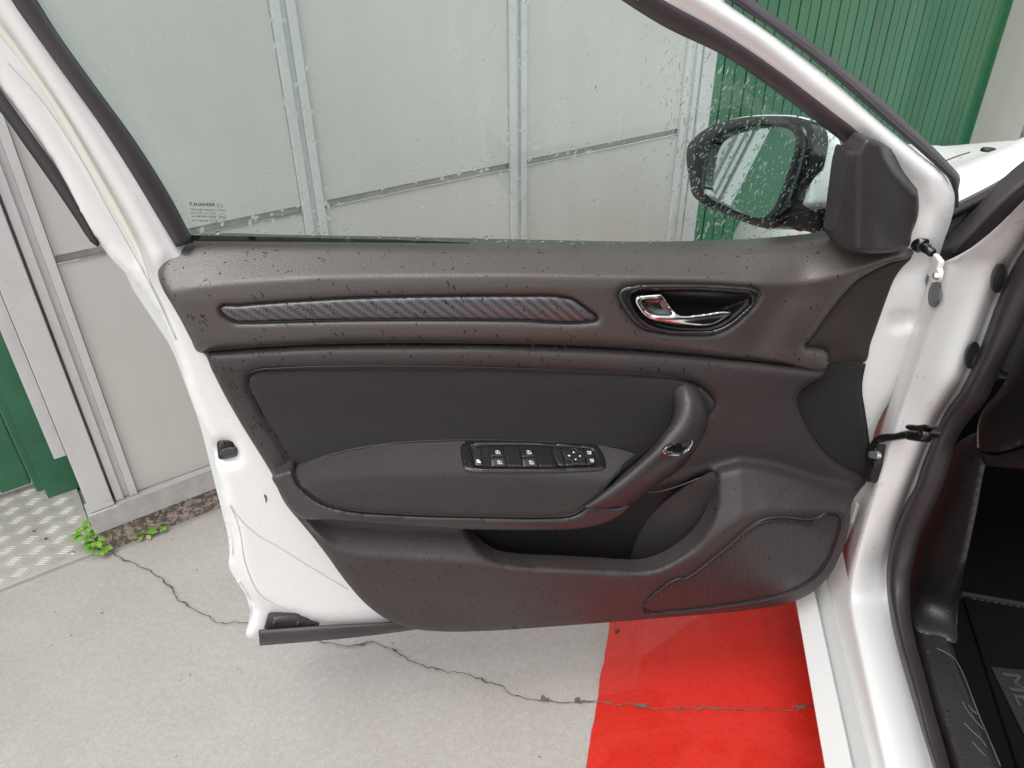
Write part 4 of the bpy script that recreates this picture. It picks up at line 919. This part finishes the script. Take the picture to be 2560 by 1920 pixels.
loft("front_wing", [wing, wing - CB * .035 - ZU * .05, wing - CB * .055 - ZU * .16, wing - CB * .05 - ZU * .34, wing - CB * .02 - ZU * .55], "paint_wet", CAR, n=30, cross=4)
tube("bonnet_gap", FP(.44)([(2356,407),(2390,394),(2424,383)]) + ZU * .002, .0014, "rubber_dark", CAR, 6)
q = FP(.36)([(2452,379),(2462,375),(2492,376),(2480,380),(2462,381)]); 
disc("washer_jet", q.mean(0), (CB, CA, ZU), .013, .006, "gloss_black", CAR, rad=.7, sides=16)
loft("cowl_trim", [FP(.10)([(2330,545),(2386,516),(2440,489),(2500,457),(2551,424),(2600,398)]), FP(.06)([(2330,556),(2386,527),(2440,500),(2500,468),(2554,436),(2600,410)]), FP(.06)([(2326,575),(2384,545),(2440,517),(2500,485),(2558,455),(2600,425)])], "inner_plastic", CAR, n=20, thick=.004)
patch("cowl_panel", [(2330,565),(2384,540),(2440,512),(2500,480),(2556,445),(2580,450),(2520,520),(2440,610),(2400,650),(2330,660)], lambda P, d: .03 + .0 * d, "cowl_grey", CAR, step=16, pfun=FP(.1), nrm=-CA, skirt=.01)
patch("pillar_seal", [(2352,632),(2374,604),(2430,545),(2490,482),(2528,448),(2556,424),(2640,375),(2660,440),(2590,492),(2515,545),(2475,588),(2443,626),(2425,642),(2400,648),(2362,646)], lambda P, d: .06 + .02 * ss(d / 22), "rubber", CAR, step=9, pfun=FP(.1), nrm=-CA, skirt=.02, edge=(.008, 10), smooth_it=2)
tube("seal_rib", FP(.02)(spl([(2385,632),(2440,578),(2500,515),(2560,462),(2620,420)])), .003, "rubber_dark", CAR, 6)
# hinge and check strap
AB = (CA, ZU, -CB); hq = K([(2352, 676)], .050)[0]
HG = box("upper_hinge", hq, AB, (-.006, -.016, 0), (.024, .016, .008), "paint", CAR, .003)
disc("hinge_bolt", K([(2351,688)], .037)[0], AB, .0095, .006, "paint", HG, sides=20)
disc("hinge_bolt", K([(2346,690)], .030)[0], AB, .0055, .006, "steel", HG, sides=6)
CS = [(2140 + u * .1326, 1020 + v * .1326) for u, v in [(270,670),(330,590),(460,500),(640,485),(780,470),(900,440),(955,480),(940,560),(880,578),(700,603),(560,618),(430,640)]]
CK = patch("check_strap", CS, lambda P, d: .050 - .012 * ss((2230 - P[:, 0]) / 50), "black_metal", CAR, step=4, pfun=K, nrm=-CB, skirt=.006, edge=(-.0015, 3))
cpt = lambda L_: [(2140 + u * .1326, 1020 + v * .1326) for u, v in L_]
patch("strap_bracket", cpt([(925,350),(960,318),(1150,325),(1340,322),(1355,350),(1330,372),(1250,385),(1180,428),(1050,425),(960,398)]), lambda P, d: .040 + 0 * d, "black_metal", CK, step=4, pfun=K, nrm=-CB, skirt=.014, edge=(-.002, 4))
patch("strap_bracket", cpt([(900,440),(980,420),(1180,430),(1230,400),(1340,372),(1410,420),(1415,450),(1370,545),(1280,565),(1250,580),(1245,615),(1200,632),(1100,622),(930,575)]), lambda P, d: .052 + 0 * d, "black_metal", CK, step=4, pfun=K, nrm=-CB, skirt=.012, edge=(-.002, 4))
disc("strap_bolt", K(cpt([(1290,488)]), .047)[0], AB, .0085, .005, "black_metal", CK, sides=18, prof=[(0, .003), (.003, .003), (.0034, .005), (.0075, .0045), (.0085, .002), (.0085, -.003)])
patch("door_grommet", cpt([(230,680),(300,655),(395,680),(405,800),(402,960),(390,1080),(340,1250),(290,1370),(220,1400),(200,1000)]), lambda P, d: .045 + 0 * d, "rubber_dark", CAR, step=6, pfun=K, nrm=-CB, skirt=.02, edge=(-.004, 6))
patch("grommet_clip", cpt([(245,825),(385,825),(392,940),(245,930)]), lambda P, d: .038 + 0 * d, "steel", CAR, step=4, pfun=K, nrm=-CB, skirt=.006)
box("lower_hinge", K([(2141, 1284)], .066)[0], AB, (-.004, -.022, 0), (.02, .022, .007), "paint", CAR, .003)
patch("door_gap_liner", [(2140,1180),(2165,1110),(2215,1030),(2280,900),(2318,800),(2330,740),(2316,690),(2290,700),(2280,800),(2200,1000),(2120,1200)], lambda P, d: .105 + 0 * d, "paint", CAR, step=14, pfun=K, nrm=-CB, skirt=.004)

# ------------------------------------------------------------------ cabin
def quad(name, pts, mat, parent=CAR, thick=.01):
    o = mesh(name, pts, [(0, 1, 2, 3)], mat, parent, smooth=False); md = o.modifiers.new("Solidify", 'SOLIDIFY'); md.thickness = thick; md.offset = 0; return o
FZ = .20
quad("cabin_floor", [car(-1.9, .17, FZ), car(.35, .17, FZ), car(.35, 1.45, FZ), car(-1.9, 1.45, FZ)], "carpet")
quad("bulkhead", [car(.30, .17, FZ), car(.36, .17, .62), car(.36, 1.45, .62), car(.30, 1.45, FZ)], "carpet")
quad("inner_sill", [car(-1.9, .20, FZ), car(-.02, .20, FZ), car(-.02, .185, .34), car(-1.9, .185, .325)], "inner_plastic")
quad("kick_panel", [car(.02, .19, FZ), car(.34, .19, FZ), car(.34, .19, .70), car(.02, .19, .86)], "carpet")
quad("roof", [car(-2.2, .36, 1.44), car(-.55, .36, 1.43), car(-.55, 1.35, 1.43), car(-2.2, 1.35, 1.44)], "paint", thick=.04)  # roof and far side are out of view, added to keep the cabin dark
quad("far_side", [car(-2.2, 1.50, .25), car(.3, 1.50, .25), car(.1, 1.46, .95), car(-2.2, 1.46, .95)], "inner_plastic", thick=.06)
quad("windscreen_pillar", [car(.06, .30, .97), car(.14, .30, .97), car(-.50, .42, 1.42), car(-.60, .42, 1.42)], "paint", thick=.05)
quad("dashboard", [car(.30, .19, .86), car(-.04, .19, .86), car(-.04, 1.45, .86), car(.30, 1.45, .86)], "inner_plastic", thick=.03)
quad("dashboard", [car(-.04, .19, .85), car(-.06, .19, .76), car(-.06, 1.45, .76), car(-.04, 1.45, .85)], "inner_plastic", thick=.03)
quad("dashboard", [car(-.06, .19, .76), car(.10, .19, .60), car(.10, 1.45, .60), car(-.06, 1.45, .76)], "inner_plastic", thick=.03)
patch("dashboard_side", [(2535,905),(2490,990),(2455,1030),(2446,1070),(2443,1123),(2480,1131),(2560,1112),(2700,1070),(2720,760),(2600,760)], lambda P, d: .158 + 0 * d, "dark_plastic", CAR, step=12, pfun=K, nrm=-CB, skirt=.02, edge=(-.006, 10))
eq = spl([(2514,958),(2490,990),(2462,1022),(2449,1050),(2444,1085),(2445,1120)]); tube("dashboard_edge", K(eq, .152), .0014, "rubber", CAR, 6)
patch("dashboard_lip", [(2446,1130),(2480,1137),(2560,1119),(2720,1080),(2720,1140),(2600,1165),(2500,1168),(2450,1155)], lambda P, d: .162 + 0 * d, "dark_plastic", CAR, step=12, pfun=K, nrm=-CB, skirt=.02, edge=(-.005, 8))
def KZ(px, n=0.):
    px = np.atleast_2d(px); w = ss((px[:, 1] - 1400) / 170)[:, None]; nn = np.broadcast_to(n, (len(px),))
    return K(px, .165 - nn) * (1 - w) + np.array([on_z([p], .338 + k)[0] for p, k in zip(px, nn)]) * w
# sill plate
ZP = lambda z: (lambda px, n=0.: np.array([on_z([p], z + k)[0] for p, k in zip(np.atleast_2d(px), np.broadcast_to(n, (len(np.atleast_2d(px)),)))]))
sp_o = [(2280,1400),(2274,1440),(2276,1500),(2282,1560),(2296,1620),(2318,1700),(2342,1785),(2366,1860),(2386,1930),(2430,2060),(2560,2060),(2506,1925),(2470,1838),(2440,1765),(2420,1715),(2400,1668),(2380,1610),(2366,1550),(2356,1490),(2350,1400)]
patch("sill_trim", sp_o, lambda P, d: .003 * ss(d / 20), "inner_trim", CAR, step=12, pfun=ZP(.335), nrm=ZU, skirt=.05, edge=(.010, 14))
patch("kick_trim", [(2460,1142),(2452,1200),(2436,1290),(2415,1390),(2398,1480),(2390,1560),(2388,1607),(2345,1593),(2308,1588),(2282,1562),(2276,1500),(2274,1440),(2288,1370),(2310,1310),(2345,1230),(2368,1160),(2384,1120),(2420,1090),(2450,1080),(2448,1125)], lambda P, d: .004 * ss(d / 20), "inner_trim", CAR, step=8, pfun=KZ, nrm=-CB, skirt=.0015, edge=(.003, 10), smooth_it=2)
C2 = lambda L_: [(2200 + u * .3133, 1400 + v * .3133) for u, v in L_]
for pts in ([(455,705),(520,735),(580,775),(620,825),(680,950),(730,1080),(790,1240),(850,1380),(960,1640)], [(660,1130),(690,1190),(760,1280),(825,1352)], [(705,1160),(730,1190),(775,1230)], [(670,1300),(740,1370),(810,1435),(850,1490)], [(740,1455),(790,1510),(842,1560)]):
    q = spl(C2(pts)); tube("sill_rib", ZP(.3385)(q), .0008, "scuff_line", CAR, 6)
for k in range(5):
    q = spl(C2([(470 + k * 26, 740 + k * 16), (540 + k * 27, 930 + k * 12), (640 + k * 28, 1180 + k * 8)])); tube("sill_rib", ZP(.337)(q), .0012, "rubber_dark", CAR, 6)
# pedal
PD = lambda px, n=0.: on_plane(px, car(.16, 0, 0), -CA * .8 + ZU * .6)
patch("pedal", [(2490,1478),(2488,1445),(2500,1415),(2530,1395),(2570,1385),(2600,1400),(2590,1490),(2540,1490)], lambda P, d: 0 * d, "dark_plastic", CAR, step=8, pfun=PD, nrm=-CA, skirt=.012)
for pts in ([(2488,1474),(2490,1440),(2503,1416),(2526,1398)], [(2515,1448),(2525,1430),(2550,1415)], [(2505,1470),(2540,1440),(2570,1420)]):
    tube("pedal_rib", PD(spl(pts)) - CA * .002, .0012, "rubber", CAR, 6)

# ------------------------------------------------------------------ floor mat
MZ = FZ + .006
m0 = on_z([(2420,1486)], MZ + .008)[0]; m1 = on_z([(2560,1511)], MZ + .008)[0]
me_ = m1 - m0; me_ /= np.linalg.norm(me_); md_ = np.array([me_[1], -me_[0], 0]); md_ = md_ if md_ @ CA < 0 else -md_
MAT = tag(empty("floor_mat", Vector(m0 + me_ * .25 + md_ * .3 - ZU * .014)), "black carpet floor mat with raised lettering lying in the driver's footwell", "floor mat")
box("mat_carpet", m0, (me_, md_, ZU), (-.01, .0, -.014), (.52, .75, 0), "carpet", MAT, .004)
box("mat_binding", m0, (me_, md_, ZU), (-.012, -.004, -.013), (.52, .008, .0025), "felt", MAT, .002)
for k in range(34):
    a_ = m0 + me_ * (.006 + k * .0125) + md_ * .010 + ZU * .0008
    tube("stitch", [a_, a_ + me_ * .007], .0006, "scuff_line", MAT, 5)
# raised plate with the name
p0_, p1_ = on_z(C2([(878,858),(1030,890)]), MZ + .008); pe = p1_ - p0_; pw = np.linalg.norm(pe)
pl_d = on_z(C2([(1160,1440)]), MZ + .008)[0] - p0_; pl_d /= np.linalg.norm(pl_d)
pn = np.array([-pl_d[1], pl_d[0], 0])
box("name_plate", p0_, (pl_d, pn, ZU), (0, 0, 0), (.25, .055, .004), "inner_plastic", MAT, .0015)
me2, co2, (x0, x1, y0, y1) = text("mat_lettering", "MEGANE", 0, 0, 0, None, bold=.0)
u = (co2[:, 0] - x0) / (x1 - x0); v = (co2[:, 1] - y0) / (y1 - y0)
P_ = p0_ + pl_d * (.014 + u * .215)[:, None] + pn * (.012 + v * .030)[:, None] + ZU * (.0042 + (co2[:, 2] > 0) * .0022)[:, None]
mesh("mat_lettering", P_, [tuple(p.vertices) for p in me2.polygons], "rubber", MAT, smooth=False); bpy.data.meshes.remove(me2)

# ------------------------------------------------------------------ rain on everything
def drops(name, spots, mat, parent, label=None):
    """spots: (position, normal, along, length, width, height) - flat domes, closed below"""
    V = []; fs = []; k = 8
    for p, n, a, l, w, h in spots:
        c = np.cross(n, a); b0 = len(V); ph = rng.uniform(.75, 1.25, k)
        for ring_, (s, z) in enumerate(((1., 0.), (.72, .62))):
            for i in range(k):
                t = 2 * math.pi * i / k; V.append(p + a * (l * s * math.cos(t) * ph[i]) + c * (w * s * math.sin(t) * ph[i]) + n * (h * z))
        V.append(p + n * h)
        for i in range(k):
            j = (i + 1) % k; fs += [(b0 + i, b0 + j, b0 + k + j, b0 + k + i), (b0 + k + i, b0 + k + j, b0 + 2 * k)]
        fs.append(tuple(b0 + i for i in range(k))[::-1])
    if not V: return
    o = mesh(name, np.array(V), fs, mat, parent, angle=70); o["kind"] = "stuff"
    return o
def on_patch(key, count, sel=None):
    V2, V, T = PATCH[key]; c2 = V2[T].mean(1)
    idx = np.arange(len(T)) if sel is None else np.nonzero(sel(c2))[0]
    a, b, c = V2[T[idx, 0]], V2[T[idx, 1]], V2[T[idx, 2]]
    ar = np.abs((b[:, 0] - a[:, 0]) * (c[:, 1] - a[:, 1]) - (b[:, 1] - a[:, 1]) * (c[:, 0] - a[:, 0])); ar /= ar.sum()
    out = []
    for i in rng.choice(idx, count, p=ar):
        A, B_, C_ = V[T[i]]; u, v = rng.random(2)
        if u + v > 1: u, v = 1 - u, 1 - v
        n = np.cross(B_ - A, C_ - A); n /= np.linalg.norm(n) + 1e-12
        if n @ (CAM - A) < 0: n = -n
        out.append((A + (B_ - A) * u + (C_ - A) * v, n))
    return out
def tang(n, d):
    t = d - n * (n @ d); return t / (np.linalg.norm(t) + 1e-9)
sp_ = []
def spread(key, count, kind, sel=None):
    for p, n in on_patch(key, count, sel):
        if kind == 'streak':
            a = tang(n, DU * -.45 * rng.uniform(.6, 1.3) - ZU); l = rng.uniform(.0016, .0065) * rng.uniform(.5, 1); w = rng.uniform(.0006, .0012)
            sp_.append((p - n * .0001, n, a, l, w, .0006))
            if rng.random() < .3: sp_.append((p + a * l * 1.6, n, a, l * .4, w * .8, .0005))
        else:
            a = tang(n, np.array([rng.normal(), rng.normal(), rng.normal() * .4])); w = rng.uniform(.0005, .0014)
            sp_.append((p - n * .0001, n, a, w * rng.uniform(1, 2.2), w, w * .55))
            if rng.random() < .35: sp_.append((p + a * w * 2.6, n, a, w * .8, w * .5, w * .4))
spread("upper_trim", 170, 'dot', lambda c: c[:, 1] < np.interp(c[:, 0], [400,1000,1700,2280], [728,690,695,700]))
spread("upper_trim", 130, 'streak', lambda c: c[:, 1] > np.interp(c[:, 0], [400,1000,1700,2280], [735,700,705,720]))
spread("carbon_strip", 26, 'dot'); spread("carbon_strip", 20, 'streak')
spread("lower_trim", 130, 'streak', lambda c: (c[:, 1] > 1330) & (c[:, 0] < 1700)); spread("lower_trim", 70, 'streak', lambda c: c[:, 1] < 930); spread("lower_trim", 60, 'streak', lambda c: c[:, 0] < 720)
spread("lower_trim", 130, 'dot', lambda c: (c[:, 0] > 1560) & (c[:, 1] > 1180)); spread("pocket_bowl", 60, 'dot'); spread("speaker_grille", 25, 'dot')
spread("switch_panel", 60, 'dot'); spread("handle_bezel", 14, 'dot'); spread("armrest_base", 14, 'streak'); spread("mirror_corner_cover", 14, 'dot')
for u, v, l in ((1048,201,.0016),(1090,238,.0013),(1028,262,.0012),(1172,278,.0014),(1150,366,.0012),(1285,360,.0016),(1025,470,.0009),(1162,540,.0015),(972,658,.0018),(1010,640,.0014),(872,778,.0014),(650,978,.0013),(588,1002,.0013),(505,1112,.0010)):
    p = D([(1440 + u * .2411, 920 + v * .2411)], .0915)[0]; sp_.append((p, DN, DU, l, l * .8, .0008))
drops("rain_drops", sp_, "water_dark", DR)
sp_ = []
spread("sill_trim", 90, 'dot'); spread("kick_trim", 110, 'dot')
drops("rain_drops", sp_, "water_dark", CAR)
sp_ = []
spread("mirror_cap", 60, 'dot')
def on_mesh(o, count, keep):
    b_ = wloc(o); V = np.array([v.co[:] for v in o.data.vertices]) + b_; Q = np.array([p.vertices[:] for p in o.data.polygons]); c = V[Q].mean(1); ok = np.nonzero(keep(c))[0]
    A = np.linalg.norm(np.cross(V[Q[ok, 2]] - V[Q[ok, 0]], V[Q[ok, 3]] - V[Q[ok, 1]]), axis=1); A /= A.sum()
    for i in rng.choice(ok, count, p=A):
        q = V[Q[i]]; u, v = rng.random(2); p = (q[0] * (1 - u) + q[1] * u) * (1 - v) + (q[3] * (1 - u) + q[2] * u) * v
        n = np.cross(q[2] - q[0], q[3] - q[1]); n /= np.linalg.norm(n) + 1e-9
        if n @ (CAM - p) < 0: n = -n
        w = rng.uniform(.0007, .0022) * (1.6 if rng.random() < .15 else 1); sp_.append((p, n, tang(n, np.array([rng.normal(), rng.normal(), rng.normal()])), w * rng.uniform(1, 1.8), w, w * .5))
on_mesh(BON, 420, lambda c: c[:, 2] > .8); on_mesh(BODY, 170, lambda c: (c[:, 2] > .35) & (c[:, 2] < 1.05))
drops("rain_drops", sp_, "water_thin", CAR)
# drops on the outside of the window
gs = []
glp = np.array([(70,-60),(1440,-60),(1540,0),(1700,90),(1955,243),(2082,340),(2125,375),(2100,470),(2086,590),(1660,612),(900,603),(480,600),(337,345)], float)
def glass_spots(count, x0, x1, rmin, rmax, el, slant, y0=-60, y1=615, power=2.2):
    k = 0
    while k < count:
        q = np.array([[rng.uniform(x0, x1), rng.uniform(y0, y1)]])
        if not inside(q, glp)[0]: continue
        r = rmin + (rmax - rmin) * rng.random() ** power
        p = D(q, -.0316 + lean(q[:, 1]))[0]; e = rng.uniform(*el)
        an = math.radians(rng.normal(slant, 22)); a = -DU * math.cos(an) + ZU * math.sin(an)
        gs.append((p, -DN, a, r * e, r, r * rng.uniform(.2, .42))); k += 1
glass_spots(1150, 60, 1500, .0006, .0026, (1.0, 2.0), 40, power=2.4); glass_spots(420, 620, 1350, .0008, .0028, (1.0, 1.6), 35, 150, 615, 1.8)
glass_spots(420, 1300, 1720, .0005, .0016, (1.6, 4.5), 60); glass_spots(1050, 1660, 2130, .0004, .0013, (1.2, 4.5), 58, 60, 615, 2.0); glass_spots(200, 1700, 2110, .0005, .0020, (1.0, 2.4), 58, 250, 610)
for _ in range(130):                           # beads along the joint of the wall seen through, and along the lower edge
    x = rng.uniform(480, 1560); q = np.array([[x, np.interp(x, [480,1000,1660], [598,604,613]) + rng.normal(-3, 4)]]); p = D(q, -.0316 + lean(q[:, 1]))[0]; r = rng.uniform(.0004, .0013)
    gs.append((p, -DN, -DU, r * rng.uniform(1, 3), r, r * .5))
drops("rain_drops", gs, "water", DR)
